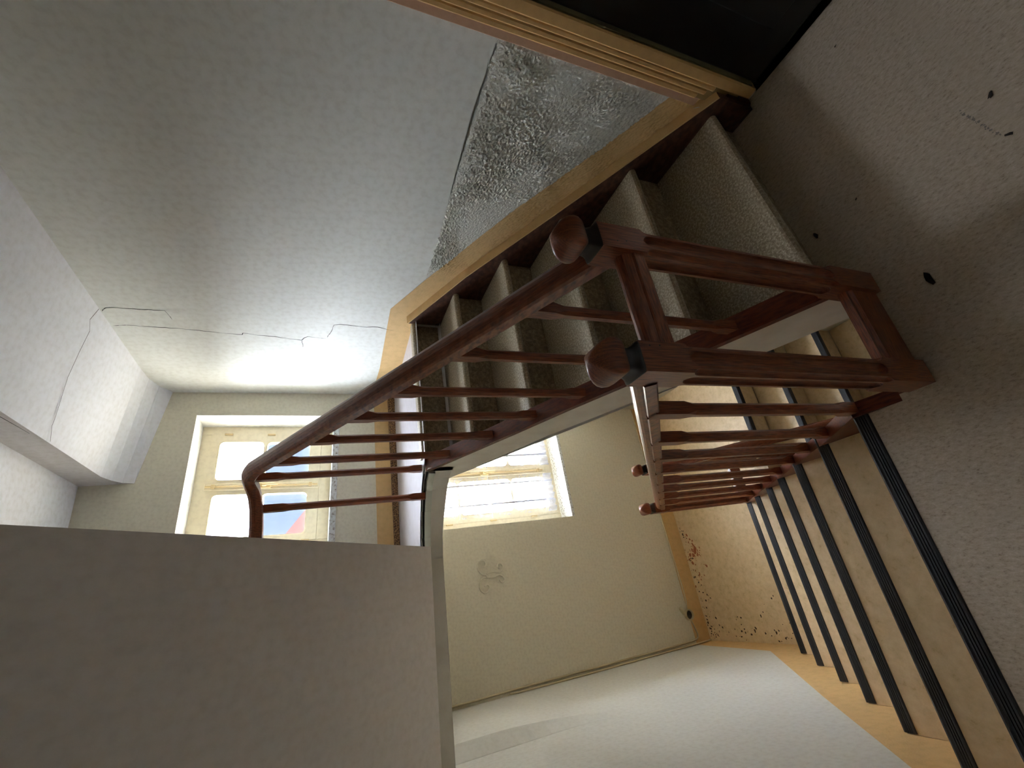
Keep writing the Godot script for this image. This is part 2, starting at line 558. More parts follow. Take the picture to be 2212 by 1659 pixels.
func build_right_wall() -> void:
	var w := structure("wall_right", "tall plastered wall with an ochre band and a rough patch beside the upward flight", "wall")
	var st := fresh()
	# masonry behind the skins; the doorway lies at z 0.095 to 0.95
	box(st, Vector3(NX + 0.012, -3.2, -3.0), Vector3(NX + 0.25, 4.7, 0.085))
	box(st, Vector3(NX + 0.012, -3.2, 0.10), Vector3(NX + 0.25, -0.19, 1.7))
	box(st, Vector3(NX + 0.012, 1.95, 0.10), Vector3(NX + 0.25, 4.7, 1.7))
	box(st, Vector3(NX + 0.012, -0.19, 0.95), Vector3(NX + 0.25, 1.95, 1.7))
	obj("masonry", st, M.pale, w)
	# smooth plaster
	st = fresh()
	var top := [Vector3(NX, 0.878, 0.0), Vector3(NX, 0.886, -0.24), Vector3(NX, 0.878, -0.49), Vector3(NX, 0.866, -0.75), Vector3(NX, 0.862, -1.07)]
	for p: Array in [[-1.333, 0.988], [-1.50, 0.983], [-1.982, 0.967], [WZ, 0.975]]:
		top.append(Vector3(NX, p[1], p[0]))
	top.append(Vector3(NX, 2.6, WZ))
	top.append(Vector3(NX, 2.6, 0.0))
	poly(st, top, Vector3(-1, 0, 0))
	obj("smooth_plaster", st, M.plaster, w)
	# painted band on the landing
	st = fresh()
	poly(st, [Vector3(NX, 0.83, -1.36), Vector3(NX, 0.988, -1.333), Vector3(NX, 0.983, -1.50), Vector3(NX, 0.967, -1.982), Vector3(NX, 0.975, WZ), Vector3(NX, 0.80, WZ)], Vector3(-1, 0, 0))
	obj("ochre_band", st, M.ochre, w)
	# rough plaster with real relief: below it the same crust carries the ochre paint
	var crust := noise(58.0, FastNoiseLite.TYPE_SIMPLEX, 3, 11)
	crust.fractal_type = FastNoiseLite.FRACTAL_RIDGED
	var fine := noise(120.0, FastNoiseLite.TYPE_SIMPLEX, 2, 12)
	var where := noise(5.0, FastNoiseLite.TYPE_SIMPLEX, 3, 13)
	for part in 2:
		st = fresh()
		st.set_smooth_group(0)
		var rows: Array = []
		var nz := 400
		var ny := 210 if part == 0 else 56
		var z1 := -1.085 if part == 0 else -1.36
		for i in nz + 1:
			var z := lerpf(-0.005, z1, float(i) / nz)
			var row: Array = []
			var y0 := at_line(OCH_TOP, z) if part == 0 else at_line(STR_TOP, z) - 0.02
			var y1 := lerpf(0.880, 0.862, float(i) / nz) + 0.006 * crust.get_noise_2d(z * 0.4, 7.0) if part == 0 else at_line(OCH_TOP, z)
			for j in ny + 1:
				var t := float(j) / ny
				var y := lerpf(y0, y1, t)
				var q := Vector3(0.0, y, z)
				var mask := clampf(0.62 + 1.1 * where.get_noise_3dv(q), 0.25, 1.0)
				if part == 0:
					mask *= smoothstep(1.0, 0.955, t)
					mask *= lerpf(0.25, 1.0, smoothstep(-1.09, -1.0, z))
				else:
					mask *= smoothstep(-1.30, -1.02, z) * 0.8
				var d := maxf(0.0, crust.get_noise_3dv(q) + 0.15) * 0.0074 + fine.get_noise_3dv(q) * 0.0014
				row.append(Vector3(NX - 0.0006 - d * mask, y, z))
			rows.append(row)
		grid(st, rows, false)
		st.generate_normals()
		obj("rough_plaster" if part == 0 else "rough_ochre_band", st, M.rough if part == 0 else M.ochre, w)
	# cracks: open fissures in the plaster
	var cr := fresh()
	for c: Array in [
			[[-1.640, 2.175], [-1.629, 2.123], [-1.633, 1.936], [-1.647, 1.786], [-1.659, 1.668], [-1.641, 1.662], [-1.650, 1.623], [-1.663, 1.510], [-1.683, 1.398], [-1.660, 1.385], [-1.643, 1.368], [-1.651, 1.279]],
			[[-1.640, 1.276], [-1.600, 1.262], [-1.515, 1.244], [-1.503, 1.216], [-1.517, 1.090], [-1.506, 1.033], [-1.532, 0.946]],
			[[-1.683, 1.398], [-1.720, 1.394], [-1.756, 1.395]],
			[[-1.525, 2.178], [-1.498, 2.156], [-1.490, 2.127], [-1.491, 2.040], [-1.488, 1.948], [-1.557, 1.934]]]:
		crack(cr, c, 0.0035, 17)
	obj("crack", cr, M.crack, w)
	# the lower part of this wall, under the flight and below the floor
	st = fresh()
	quad(st, Vector3(NX, 0.80, WL), Vector3(NX, -2.95, WL), Vector3(NX, -2.95, 1.5), Vector3(NX, -0.19, 1.5), Vector3(-1, 0, 0))
	tri(st, Vector3(NX, 0.80, WL), Vector3(NX, -0.19, 1.5), Vector3(NX, -0.10, 0.0), Vector3(-1, 0, 0))
	obj("lower_plaster", st, M.cream, w)
	# beyond the doorway, behind the camera
	st = fresh()
	quad(st, Vector3(NX, 0, 1.05), Vector3(NX, 2.6, 1.05), Vector3(NX, 2.6, 1.5), Vector3(NX, 0, 1.5), Vector3(-1, 0, 0))
	quad(st, Vector3(NX, 1.95, 0.0), Vector3(NX, 2.6, 0.0), Vector3(NX, 2.6, 1.05), Vector3(NX, 1.95, 1.05), Vector3(-1, 0, 0))
	obj("near_plaster", st, M.plaster, w)


func crack(st: SurfaceTool, zy: Array, wide: float, sd: int) -> void:
	# a jagged fissure on the wall x = NX
	var rng := RandomNumberGenerator.new()
	rng.seed = sd
	var pts: Array = []
	for i in zy.size() - 1:
		var a := Vector2(zy[i][0], zy[i][1])
		var b := Vector2(zy[i + 1][0], zy[i + 1][1])
		var n := maxi(2, int(a.distance_to(b) / 0.018))
		for k in n:
			pts.append(a.lerp(b, float(k) / n) + Vector2(rng.randf() - 0.5, rng.randf() - 0.5) * 0.005)
	pts.append(Vector2(zy[-1][0], zy[-1][1]))
	for i in pts.size() - 1:
		var a: Vector2 = pts[i]
		var b: Vector2 = pts[i + 1]
		var n := (b - a).orthogonal().normalized()
		var wa := wide * 0.5 * (0.35 + 0.75 * absf(sin(i * 0.37 + sd))) * minf(1.0, (i + 0.3) * 0.25)
		var wb := wide * 0.5 * (0.35 + 0.75 * absf(sin((i + 1) * 0.37 + sd))) * minf(1.0, (pts.size() - 1.6 - i) * 0.25 + 0.1)
		var x := NX - 0.0008
		quad(st, Vector3(x, a.y + n.y * wa, a.x + n.x * wa), Vector3(x, b.y + n.y * wb, b.x + n.x * wb), Vector3(x, b.y - n.y * wb, b.x - n.x * wb), Vector3(x, a.y - n.y * wa, a.x - n.x * wa), Vector3(-1, 0, 0))


# ------------------------------------------------------------------ window walls

func wall_with_hole(outer: Array, hole: Array, zf: float, zb: float, front: SurfaceTool, reveal: SurfaceTool, back: SurfaceTool) -> void:
	# outer and hole: four (x, y) corners each, counter-clockwise from low x, low y
	for k in 4:
		var j := (k + 1) % 4
		var o0: Vector2 = outer[k]
		var o1: Vector2 = outer[j]
		var h0: Vector2 = hole[k]
		var h1: Vector2 = hole[j]
		quad(front, Vector3(o0.x, o0.y, zf), Vector3(o1.x, o1.y, zf), Vector3(h1.x, h1.y, zf), Vector3(h0.x, h0.y, zf), Vector3(0, 0, 1))
		quad(back, Vector3(o0.x, o0.y, zb), Vector3(o1.x, o1.y, zb), Vector3(h1.x, h1.y, zb), Vector3(h0.x, h0.y, zb), Vector3(0, 0, -1))
		var c: Vector2 = (hole[0] + hole[1] + hole[2] + hole[3]) / 4.0
		var d := c - (h0 + h1) / 2.0
		quad(reveal, Vector3(h0.x, h0.y, zf), Vector3(h1.x, h1.y, zf), Vector3(h1.x, h1.y, zb), Vector3(h0.x, h0.y, zb), Vector3(d.x, d.y, 0))


const HOLE_U := [Vector2(-0.125, 1.243), Vector2(0.655, 1.205), Vector2(0.667, 1.969), Vector2(-0.120, 1.998)]
const HOLE_L := [Vector2(-0.100, -0.555), Vector2(0.740, -0.555), Vector2(0.740, 0.690), Vector2(-0.095, 0.690)]


func build_window_walls() -> void:
	var w := structure("wall_window", "cream wall with the upper window and an ochre skirting band", "wall")
	var fr := fresh()
	var rv := fresh()
	var bk := fresh()
	var o := [Vector2(XL - 0.2, 0.978), Vector2(NX + 0.2, 0.963), Vector2(NX + 0.2, 2.7), Vector2(XL - 0.2, 2.7)]
	wall_with_hole(o, HOLE_U, WZ, WZ - 0.32, fr, rv, bk)
	obj("plaster", fr, M.cream, w)
	obj("reveal", rv, M.pale, w)
	obj("outer_face", bk, M.render, w)
	var st := fresh()
	box(st, Vector3(XL - 0.2, 0.70, WZ - 0.32), Vector3(NX + 0.2, 0.99, WZ - 0.004))
	box(st, Vector3(XL - 0.2, 2.66, WZ - 0.32), Vector3(NX + 0.2, 4.7, WZ))
	obj("core", st, M.render, w)
	st = fresh()
	quad(st, Vector3(XL, 0.79, WZ), Vector3(NX, 0.79, WZ), Vector3(NX, 0.963, WZ), Vector3(XL, 0.978, WZ), Vector3(0, 0, 1))
	obj("ochre_band", st, M.ochre, w)

	var lw := structure("wall_window_low", "cream wall with the lace curtained window and a raised scroll relief", "wall")
	fr = fresh()
	rv = fresh()
	bk = fresh()
	o = [Vector2(XL - 0.2, -1.41), Vector2(NX + 0.2, -1.41), Vector2(NX + 0.2, 0.80), Vector2(XL - 0.2, 0.80)]
	wall_with_hole(o, HOLE_L, WL, WL - 0.34, fr, rv, bk)
	obj("plaster", fr, M.cream, lw)
	obj("reveal", rv, M.pale, lw)
	obj("outer_face", bk, M.render, lw)
	st = fresh()
	quad(st, Vector3(XL, YL - 0.2, WL), Vector3(NX, YL - 0.2, WL), Vector3(NX, -1.41, WL), Vector3(XL, -1.41, WL), Vector3(0, 0, 1))
	obj("ochre_band", st, M.ochre, lw)
	st = fresh()
	box(st, Vector3(XL - 0.2, -3.2, WL - 0.34), Vector3(NX + 0.2, -1.40, WL - 0.004))
	obj("core", st, M.cream, lw)


func build_left_wall() -> void:
	var w := structure("wall_left", "pale plaster wall with an ochre stepped band beside the downward flight", "wall")
	var st := fresh()
	box(st, Vector3(XL - 0.25, -3.2, -3.0), Vector3(XL - 0.012, 4.7, 1.7))
	obj("masonry", st, M.pale, w)
	var line := [[1.5, 0.16], [-0.02, 0.155], [-0.506, -0.212], [-1.085, -0.669], [-1.926, -1.357], [WL, -1.40]]
	st = fresh()
	var p: Array = []
	for q: Array in line:
		p.append(Vector3(XL, q[1], q[0]))
	p.append(Vector3(XL, 4.6, WL))
	p.append(Vector3(XL, 4.6, 1.5))
	poly(st, p, Vector3(1, 0, 0))
	obj("plaster", st, M.leftpaint, w)
	st = fresh()
	p = []
	for q: Array in line:
		p.append(Vector3(XL, q[1], q[0]))
	p.append(Vector3(XL, -2.95, WL))
	p.append(Vector3(XL, -2.95, 1.5))
	poly(st, p, Vector3(1, 0, 0))
	obj("ochre_band", st, M.ochre, w)
	# the plaster is thicker towards the window wall and fades out downwards
	st = fresh()
	var rows: Array = []
	for i in 13:
		var t := i / 12.0
		var y := lerpf(0.80, -0.16, t)
		var d := 0.045 * (1.0 - smoothstep(0.25, 1.0, t))
		var zl := lerpf(-1.79, -1.70, smoothstep(0.6, 1.0, t))
		rows.append([Vector3(XL - 0.002, y, zl + 0.10), Vector3(XL + d * 0.05, y, zl + 0.095), Vector3(XL + d, y, zl), Vector3(XL + d * 0.9, y, zl - 0.3), Vector3(XL - 0.002, y, WL)])
	for i in 12:
		for j in 4:
			quad(st, rows[i][j], rows[i][j + 1], rows[i + 1][j + 1], rows[i + 1][j], Vector3(1, 0, 0.2))
	obj("plaster_step", st, M.leftpaint, w)

	var b := structure("wall_back", "plain wall behind the landing", "wall")
	st = fresh()
	box(st, Vector3(XL - 0.2, -3.2, 1.5), Vector3(NX + 0.25, 4.7, 1.7))
	obj("back_plaster", st, M.pale, b)


func build_ceilings() -> void:
	var c := structure("ceiling", "white sloping ceiling with a thin crack above the upward flight", "ceiling")
	var st := fresh()
	var e := 0.277
	var rows := [
		[Vector3(NX + 0.02, 2.176, 1.5), Vector3(e, 2.33, 1.5)],
		[Vector3(NX + 0.02, 2.176, -2.06), Vector3(e, 2.297, -2.20)],
		[Vector3(NX + 0.02, 2.170, -2.18), Vector3(e, 2.278, -2.28)],
		[Vector3(NX + 0.02, 2.145, -2.27), Vector3(e, 2.250, -2.335)],
		[Vector3(NX + 0.02, 2.10, WZ), Vector3(e, 2.205, WZ - 0.001)],
	]
	for i in 4:
		quad(st, rows[i][0], rows[i + 1][0], rows[i + 1][1], rows[i][1], Vector3(0, -1, 0.1))
	obj("plaster", st, M.ceiling, c)
	st = fresh()
	var edge := [Vector3(e, 2.45, 1.5), Vector3(e, 2.45, WZ)]
	for i in range(4, -1, -1):
		edge.append(rows[i][1])
	poly(st, edge, Vector3(-1, 0, 0))
	obj("drop_face", st, M.soffit, c)
	st = fresh()
	box(st, Vector3(e + 0.005, 2.36, WZ), Vector3(NX + 0.2, 2.55, 1.6))
	obj("joists", st, M.render, c)
	# the hair crack that runs on from the wall
	st = fresh()
	var pts := [Vector3(0.80, 2.176, -1.487), Vector3(0.743, 2.195, -1.485), Vector3(0.709, 2.202, -1.522), Vector3(0.616, 2.223, -1.536), Vector3(0.509, 2.247, -1.558), Vector3(0.356, 2.281, -1.625), Vector3(0.329, 2.287, -1.632), Vector3(0.279, 2.298, -1.676)]
	for i in pts.size() - 1:
		var a: Vector3 = pts[i]
		var b: Vector3 = pts[i + 1]
		var s := (b - a).cross(Vector3.UP).normalized() * 0.0016
		var d := Vector3(0, -0.004, 0)
		quad(st, a + s + d, b + s + d, b - s + d, a - s + d, Vector3.DOWN)
	obj("crack", st, M.hairline, c)
	st = fresh()
	var gap := [Vector3(e - 0.001, 2.326, -1.30), Vector3(e - 0.001, 2.324, -1.40), Vector3(e - 0.001, 2.318, -1.50), Vector3(e - 0.001, 2.315, -1.573)]
	for i in 3:
		var t := Vector3(0, 0.004 - 0.001 * i, 0)
		quad(st, gap[i], gap[i + 1], gap[i + 1] + t * 0.7, gap[i] + t, Vector3(-1, 0, 0))
	obj("crack", st, M.crack, c)

	var u := structure("ceiling", "white ceiling over the stairwell beside the window wall", "ceiling")
	st = fresh()
	box(st, Vector3(XL - 0.1, 2.437, WZ), Vector3(e, 2.56, -1.25))
	obj("stairwell_plaster", st, M.ceiling, u)
	var t := structure("ceiling", "ceiling high above the stairwell opening", "ceiling")
	st = fresh()
	box(st, Vector3(XL - 0.2, 4.6, -1.5), Vector3(NX + 0.25, 4.75, 1.7))
	box(st, Vector3(XL - 0.2, 2.5, -1.45), Vector3(NX + 0.2, 4.7, -1.25))
	obj("attic_plaster", st, M.ceiling, t)


# ------------------------------------------------------------------ upper half-landing

func build_upper_landing() -> void:
	var l := structure("floor", "pale glossy floor of the upper half-landing with a curved edge board", "floor")
	var st := fresh()
	var plan := [Vector2(NX, -1.36), Vector2(0.06, -1.36), Vector2(0.015, -1.41), Vector2(-0.02, -1.465), Vector2(-0.064, -1.509), Vector2(-0.15, -1.565), Vector2(-0.263, -1.615), Vector2(-0.36, -1.63), Vector2(XL, -1.63), Vector2(XL, WZ), Vector2(NX, WZ)]
	# the floor dips a little towards the window
	var top: Array = []
	for q: Vector2 in plan:
		top.append(Vector3(q.x, lerpf(0.868, 0.836, clampf((q.y + 1.36) / (WZ + 1.36), 0, 1)) - 0.012 * q.x, q.y))
	poly(st, top, Vector3.UP)
	obj("floor_skin", st, M.whitefloor, l)
	# fascia round the edge: a white slab face and a proud greenish apron board that follows the curve
	var fa := fresh()
	var ap := fresh()
	var edge := [Vector3(0.0, 0, -1.36), Vector3(0.0, 0, -1.42), Vector3(-0.022, 0, -1.467), Vector3(-0.064, 0, -1.512), Vector3(-0.15, 0, -1.568), Vector3(-0.263, 0, -1.618), Vector3(-0.36, 0, -1.633), Vector3(XL, 0, -1.633)]
	for i in edge.size() - 1:
		var a: Vector3 = edge[i]
		var b: Vector3 = edge[i + 1]
		var n := (b - a).cross(Vector3.UP)
		if n.z < 0.0:
			n = -n
		n = n.normalized()
		var lowa := 0.735 + 0.02 * clampf(-a.x / 0.2, 0, 1) + maxf(0.0, -a.x - 0.2) * 0.03
		var lowb := 0.735 + 0.02 * clampf(-b.x / 0.2, 0, 1) + maxf(0.0, -b.x - 0.2) * 0.03
		quad(fa, a + Vector3(0, lowa, 0), b + Vector3(0, lowb, 0), b + Vector3(0, 0.855, 0), a + Vector3(0, 0.858, 0), n)
		if i >= 1 and i <= 5:
			var da := n * 0.012
			var ha := 0.855 - 0.012
			quad(ap, a + da + Vector3(0, 0.815, 0), b + da + Vector3(0, 0.815, 0), b + da + Vector3(0, ha, 0), a + da + Vector3(0, ha + 0.002, 0), n)
			quad(ap, a + Vector3(0, 0.815, 0), b + Vector3(0, 0.815, 0), b + da + Vector3(0, 0.815, 0), a + da + Vector3(0, 0.815, 0), Vector3.DOWN)
			quad(ap, a + Vector3(0, ha, 0), b + Vector3(0, ha, 0), b + da + Vector3(0, ha, 0), a + da + Vector3(0, ha, 0), Vector3.UP)
	var gp := fresh()
	for i in range(1, 6):
		var a: Vector3 = edge[i]
		var b: Vector3 = edge[i + 1]
		var n := Vector3(b.z - a.z, 0, a.x - b.x).normalized()
		if n.z < 0.0:
			n = -n
		quad(gp, a + n * 0.002 + Vector3(0, 0.844, 0), b + n * 0.002 + Vector3(0, 0.844, 0), b + n * 0.002 + Vector3(0, 0.853, 0), a + n * 0.002 + Vector3(0, 0.855, 0), n)
	obj("open_joint", gp, M.crack, l)
	obj("slab_face", fa, M.fascia, l)
	var ab := obj("apron_board", ap, M.apron, l)
	ab.set_meta("label", "curved greenish white edge board")
	st = fresh()
	var low: Array = []
	for q: Vector2 in plan:
		low.append(Vector3(q.x, 0.735 + 0.02 * clampf(-q.x / 0.2, 0, 1) + maxf(0.0, -q.x - 0.2) * 0.03 - 0.001, q.y - 0.004))
	poly(st, low, Vector3.DOWN)
	obj("slab_underside", st, M.soffit, l)
	# low dirty skirting
	st = fresh()
	box(st, Vector3(XL, 0.80, WZ), Vector3(NX, 0.874, WZ + 0.012), 0.003)
	obj("skirting", st, M.skirt, l)


# ------------------------------------------------------------------ flight up, along the wall

func bullnose(front: float, back: float, top: float, thick: float, sgn := 1.0) -> Array:
	# a tread outline in (z, y) with a rounded nose at the front; sgn -1 turns the nose towards negative z
	var r := thick * 0.5
	var p: Array = [Vector2(back, top), Vector2(front - sgn * r, top)]
	for k in range(1, 6):
		var a := PI / 2 - PI * k / 6.0
		p.append(Vector2(front - sgn * r + sgn * r * cos(a), top - r + r * sin(a)))
	p.append(Vector2(front - sgn * r, top - thick))
	p.append(Vector2(back, top - thick))
	return p


func build_upward_flight() -> void:
	var f := thing("stair_flight", "flight with speckled brown treads climbing between the painted wall and the red handrail", "staircase")
	var g := 0.2765
	for i in range(1, 7):
		var y := 0.13 + 0.1491 * (i - 1)
		var z := -(i - 1) * g
		var skew := 0.024 if i == 1 else 0.0
		var st := fresh()
		var back := z - g - 0.05
		if i == 6:
			back = z - 0.05
		var out := bullnose(z, back, y, 0.028)
		# the first tread runs a little wider at the newel
		var a: Array = []
		var b: Array = []
		for q: Vector2 in out:
			var s := skew if q.x > back + 0.02 else 0.0
			a.append(Vector3(0.055, q.y, q.x + s))
			b.append(Vector3(0.776, q.y, q.x - s))
		poly(st, a, Vector3(-1, 0, 0))
		poly(st, b, Vector3(1, 0, 0))
		for k in out.size():
			var m := (k + 1) % out.size()
			var e: Vector2 = out[m] - out[k]
			quad(st, a[k], b[k], b[m], a[m], Vector3(0, -e.x, e.y) * (-1.0 if Geometry2D.is_polygon_clockwise(PackedVector2Array(out)) else 1.0))
		obj("tread", st, M.tread, f)
		st = fresh()
		var low := y - 0.1491 if i > 1 else 0.0
		quad(st, Vector3(0.055, low, z - 0.034 + skew * 0.5), Vector3(0.776, low, z - 0.034 - skew), Vector3(0.776, y - 0.02, z - 0.034 - skew), Vector3(0.055, y - 0.02, z - 0.034 + skew * 0.5), Vector3(0, 0, 1))
		quad(st, Vector3(0.055, low, z - 0.050), Vector3(0.776, low, z - 0.058), Vector3(0.776, y - 0.02, z - 0.058), Vector3(0.055, y - 0.02, z - 0.050), Vector3(0, 0, -1))
		obj("riser", st, M.riser, f)
	# string board on the wall: dark face, ochre painted top
	var st := fresh()
	var line: Array = []
	for q: Array in STR_TOP:
		line.append(Vector2(q[0], q[1]))
	var outline: Array = line.duplicate()
	outline.append(Vector2(-1.39, 0.60))
	outline.append(Vector2(-0.10, -0.10))
	outline.append(Vector2(0.03, 0.0))
	prism_x(st, outline, 0.7721, NX - 0.001)
	obj("wall_string", st, M.wallstring, f)
	st = fresh()
	for i in line.size() - 1:
		var a: Vector2 = line[i]
		var b: Vector2 = line[i + 1]
		quad(st, Vector3(0.7715, a.y + 0.0, a.x), Vector3(0.7715, b.y + 0.0, b.x), Vector3(0.7715, b.y + 0.006, b.x), Vector3(0.7715, a.y + 0.006, a.x), Vector3(-1, 0, 0))
		quad(st, Vector3(0.7715, a.y + 0.006, a.x), Vector3(0.7715, b.y + 0.006, b.x), Vector3(NX, b.y + 0.006, b.x), Vector3(NX, a.y + 0.006, a.x), Vector3.UP)
	obj("painted_string_edge", st, M.ochre, f)
	# white face towards the well, dark capping above it
	st = fresh()
	prism_x(st, [Vector2(0.03, 0.135), Vector2(-0.237, 0.270), Vector2(-0.695, 0.508), Vector2(-0.953, 0.632), Vector2(-1.41, 0.858), Vector2(-1.46, 0.858), Vector2(-1.60, 0.735), Vector2(-1.586, 0.716), Vector2(-0.967, 0.443), Vector2(-0.646, 0.271), Vector2(-0.23, 0.028), Vector2(0.0, -0.075), Vector2(0.03, -0.075)], 0.0, 0.03)
	obj("white_string", st, M.fascia, f)
	st = fresh()
	prism_x(st, [Vector2(0.02, 0.150), Vector2(-0.237, 0.276), Vector2(-0.695, 0.514), Vector2(-0.953, 0.637), Vector2(-1.40, 0.860), Vector2(-1.40, 0.835), Vector2(-0.953, 0.612), Vector2(-0.695, 0.489), Vector2(-0.237, 0.251), Vector2(0.02, 0.125)], -0.003, 0.060)
	obj("string_capping", st, M.string, f)
	st = fresh()
	quad(st, Vector3(0.0, -0.085, 0.02), Vector3(NX, -0.085, 0.02), Vector3(NX, 0.716, -1.586), Vector3(0.0, 0.716, -1.586), Vector3(0, -1, 0.5))
	obj("underside", st, M.soffit, f)


func build_overhead_flight() -> void:
	# the next flight, climbing towards the camera overhead; only its underside shows
	var f := thing("stair_flight", "grey plastered underside of the flight that climbs overhead from the upper half-landing", "staircase")
	var st := fresh()
	var y0 := 0.820
	var z0 := -1.60
	var s := 0.843
	var zt := 0.30
	var yt := y0 + s * (zt - z0)
	quad(st, Vector3(-0.307, y0, z0), Vector3(XL, y0 + 0.026, z0), Vector3(XL, yt + 0.02, zt), Vector3(-0.307, yt, zt), Vector3(0, -1, -0.8))
	quad(st, Vector3(-0.307, y0, z0), Vector3(XL, y0 + 0.026, z0), Vector3(XL, y0 + 0.12, z0 - 0.10), Vector3(-0.307, y0 + 0.10, z0 - 0.10), Vector3(0, -1, -1))
	obj("underside", st, M.soffit, f)
	st = fresh()
	var side := [Vector2(z0, y0), Vector2(zt, yt)]
	var n := 8
	for k in range(n, 0, -1):
		var z := z0 - 0.08 + k * 0.235
		var y := 0.85 + k * 0.198
		side.append(Vector2(z, y + 0.0))
		side.append(Vector2(z - 0.235, y))
	side.append(Vector2(z0 - 0.1, 0.90))
	var a: Array = []
	for q: Vector2 in side:
		a.append(Vector3(-0.310, q.y, q.x))
	poly(st, a, Vector3(1, 0, 0))
	obj("side_string", st, M.fascia, f)
	for k in range(1, n + 1):
		st = fresh()
		var z := z0 - 0.08 + k * 0.235
		box(st, Vector3(XL, 0.85 + k * 0.198 - 0.03, z - 0.235), Vector3(-0.310, 0.85 + k * 0.198, z + 0.01), 0.006)
		obj("tread", st, M.tread, f)


# ------------------------------------------------------------------ flight down, along the other wall

const FRONT := [-0.118, -0.379, -0.643, -0.898, -1.150, -1.420, -1.682]


func nosing_strip(st: SurfaceTool, x0: float, x1: float, front: float, top: float, sgn: float) -> void:
	# a ribbed rubber strip bent over the edge of a step
	var p: Array = []
	var w := 0.036
	p.append(Vector2(front - sgn * w, top - 0.001))
	p.append(Vector2(front - sgn * (w - 0.003), top + 0.003))
	for k in 4:
		var c := front - sgn * (w - 0.006 - k * 0.0062)
		p.append(Vector2(c, top + 0.0042))
		p.append(Vector2(c + sgn * 0.0036, top + 0.0042))
		p.append(Vector2(c + sgn * 0.0042, top + 0.0022))
		p.append(Vector2(c + sgn * 0.0054, top + 0.0022))
	p.append(Vector2(front - sgn * 0.001, top + 0.0036))
	p.append(Vector2(front + sgn * 0.004, top + 0.001))
	p.append(Vector2(front + sgn * 0.005, top - 0.004))
	p.append(Vector2(front + sgn * 0.005, top - 0.030))
	p.append(Vector2(front, top - 0.030))
	p.append(Vector2(front, top - 0.001))
	prism_x(st, p, x0, x1)


func build_downward_flight() -> void:
	var f := thing("stair_flight", "flight of beige steps with black ribbed edges leading down to the stained landing", "staircase")
	var h := 0.2222
	for j in 7:
		var y := -j * h
		var z: float = FRONT[j]
		var st := fresh()
		if j > 0:
			box(st, Vector3(XL, y - 0.03, z), Vector3(-0.236, y, FRONT[j - 1] - 0.005), 0.002)
			obj("tread", st, M.beige, f)
		st = fresh()
		box(st, Vector3(XL, y - h, z + 0.022), Vector3(-0.240, y - 0.004, z + 0.04))
		obj("riser", st, M.beige, f)
		st = fresh()
		nosing_strip(st, XL + 0.004, -0.238, z, y, -1.0)
		obj("nosing", st, M.rubber, f)
	var st := fresh()
	# string towards the well: brown board whose top edge shows between the steps
	prism_x(st, [Vector2(0.0, 0.0), Vector2(-0.11, 0.022), Vector2(-0.30, -0.157), Vector2(-0.47, -0.300), Vector2(-0.82, -0.600), Vector2(-1.19, -0.900), Vector2(-1.41, -1.085), Vector2(-1.69, -1.33), Vector2(-1.69, -1.60), Vector2(-1.50, -1.50), Vector2(0.0, -0.22)], -0.272, -0.236)
	obj("well_string", st, M.string, f)
	st = fresh()
	quad(st, Vector3(XL, -0.25, 0.02), Vector3(-0.24, -0.25, 0.02), Vector3(-0.24, YL - 0.16, -1.55), Vector3(XL, YL - 0.16, -1.55), Vector3(0, -1, 0.5))
	obj("underside", st, M.soffit, f)


func build_basement_flight() -> void:
	var f := thing("stair_flight", "lowest beige flight seen between the spindles, its steps edged in black", "staircase")
	var y := YL
	var z := -1.603
	for k in 7:
		var st := fresh()
		if k > 0:
			box(st, Vector3(0.0, y - 0.03, z - 0.233 - 0.02), Vector3(NX, y, z), 0.002)
			obj("tread", st, M.beige, f)
		st = fresh()
		box(st, Vector3(0.0, y - 0.2, z - 0.04), Vector3(NX, y - 0.004, z - 0.022))
		obj("riser", st, M.beige, f)
		st = fresh()
		nosing_strip(st, 0.02, NX - 0.003, z, y, 1.0)
		obj("nosing", st, M.rubber, f)
		y -= 0.2
		z += 0.233
	var st := fresh()
	prism_x(st, [Vector2(-1.66, YL + 0.03), Vector2(-1.60, YL + 0.03), Vector2(-0.05, YL - 1.30), Vector2(-0.05, -2.95), Vector2(-0.20, -2.95), Vector2(-1.66, YL - 0.2)], -0.028, 0.012)
	obj("well_string", st, M.string, f)


# ------------------------------------------------------------------ windows

func rounded(x0: float, y0: float, x1: float, y1: float, r: float) -> Array:
	var p: Array = []
	var c := [Vector2(x1 - r, y1 - r), Vector2(x0 + r, y1 - r), Vector2(x0 + r, y0 + r), Vector2(x1 - r, y0 + r)]
	for q in 4:
		for k in 6:
			var a := PI / 2 * q + PI / 2 * k / 5.0
			p.append(c[q] + Vector2(cos(a), sin(a)) * r)
	return p


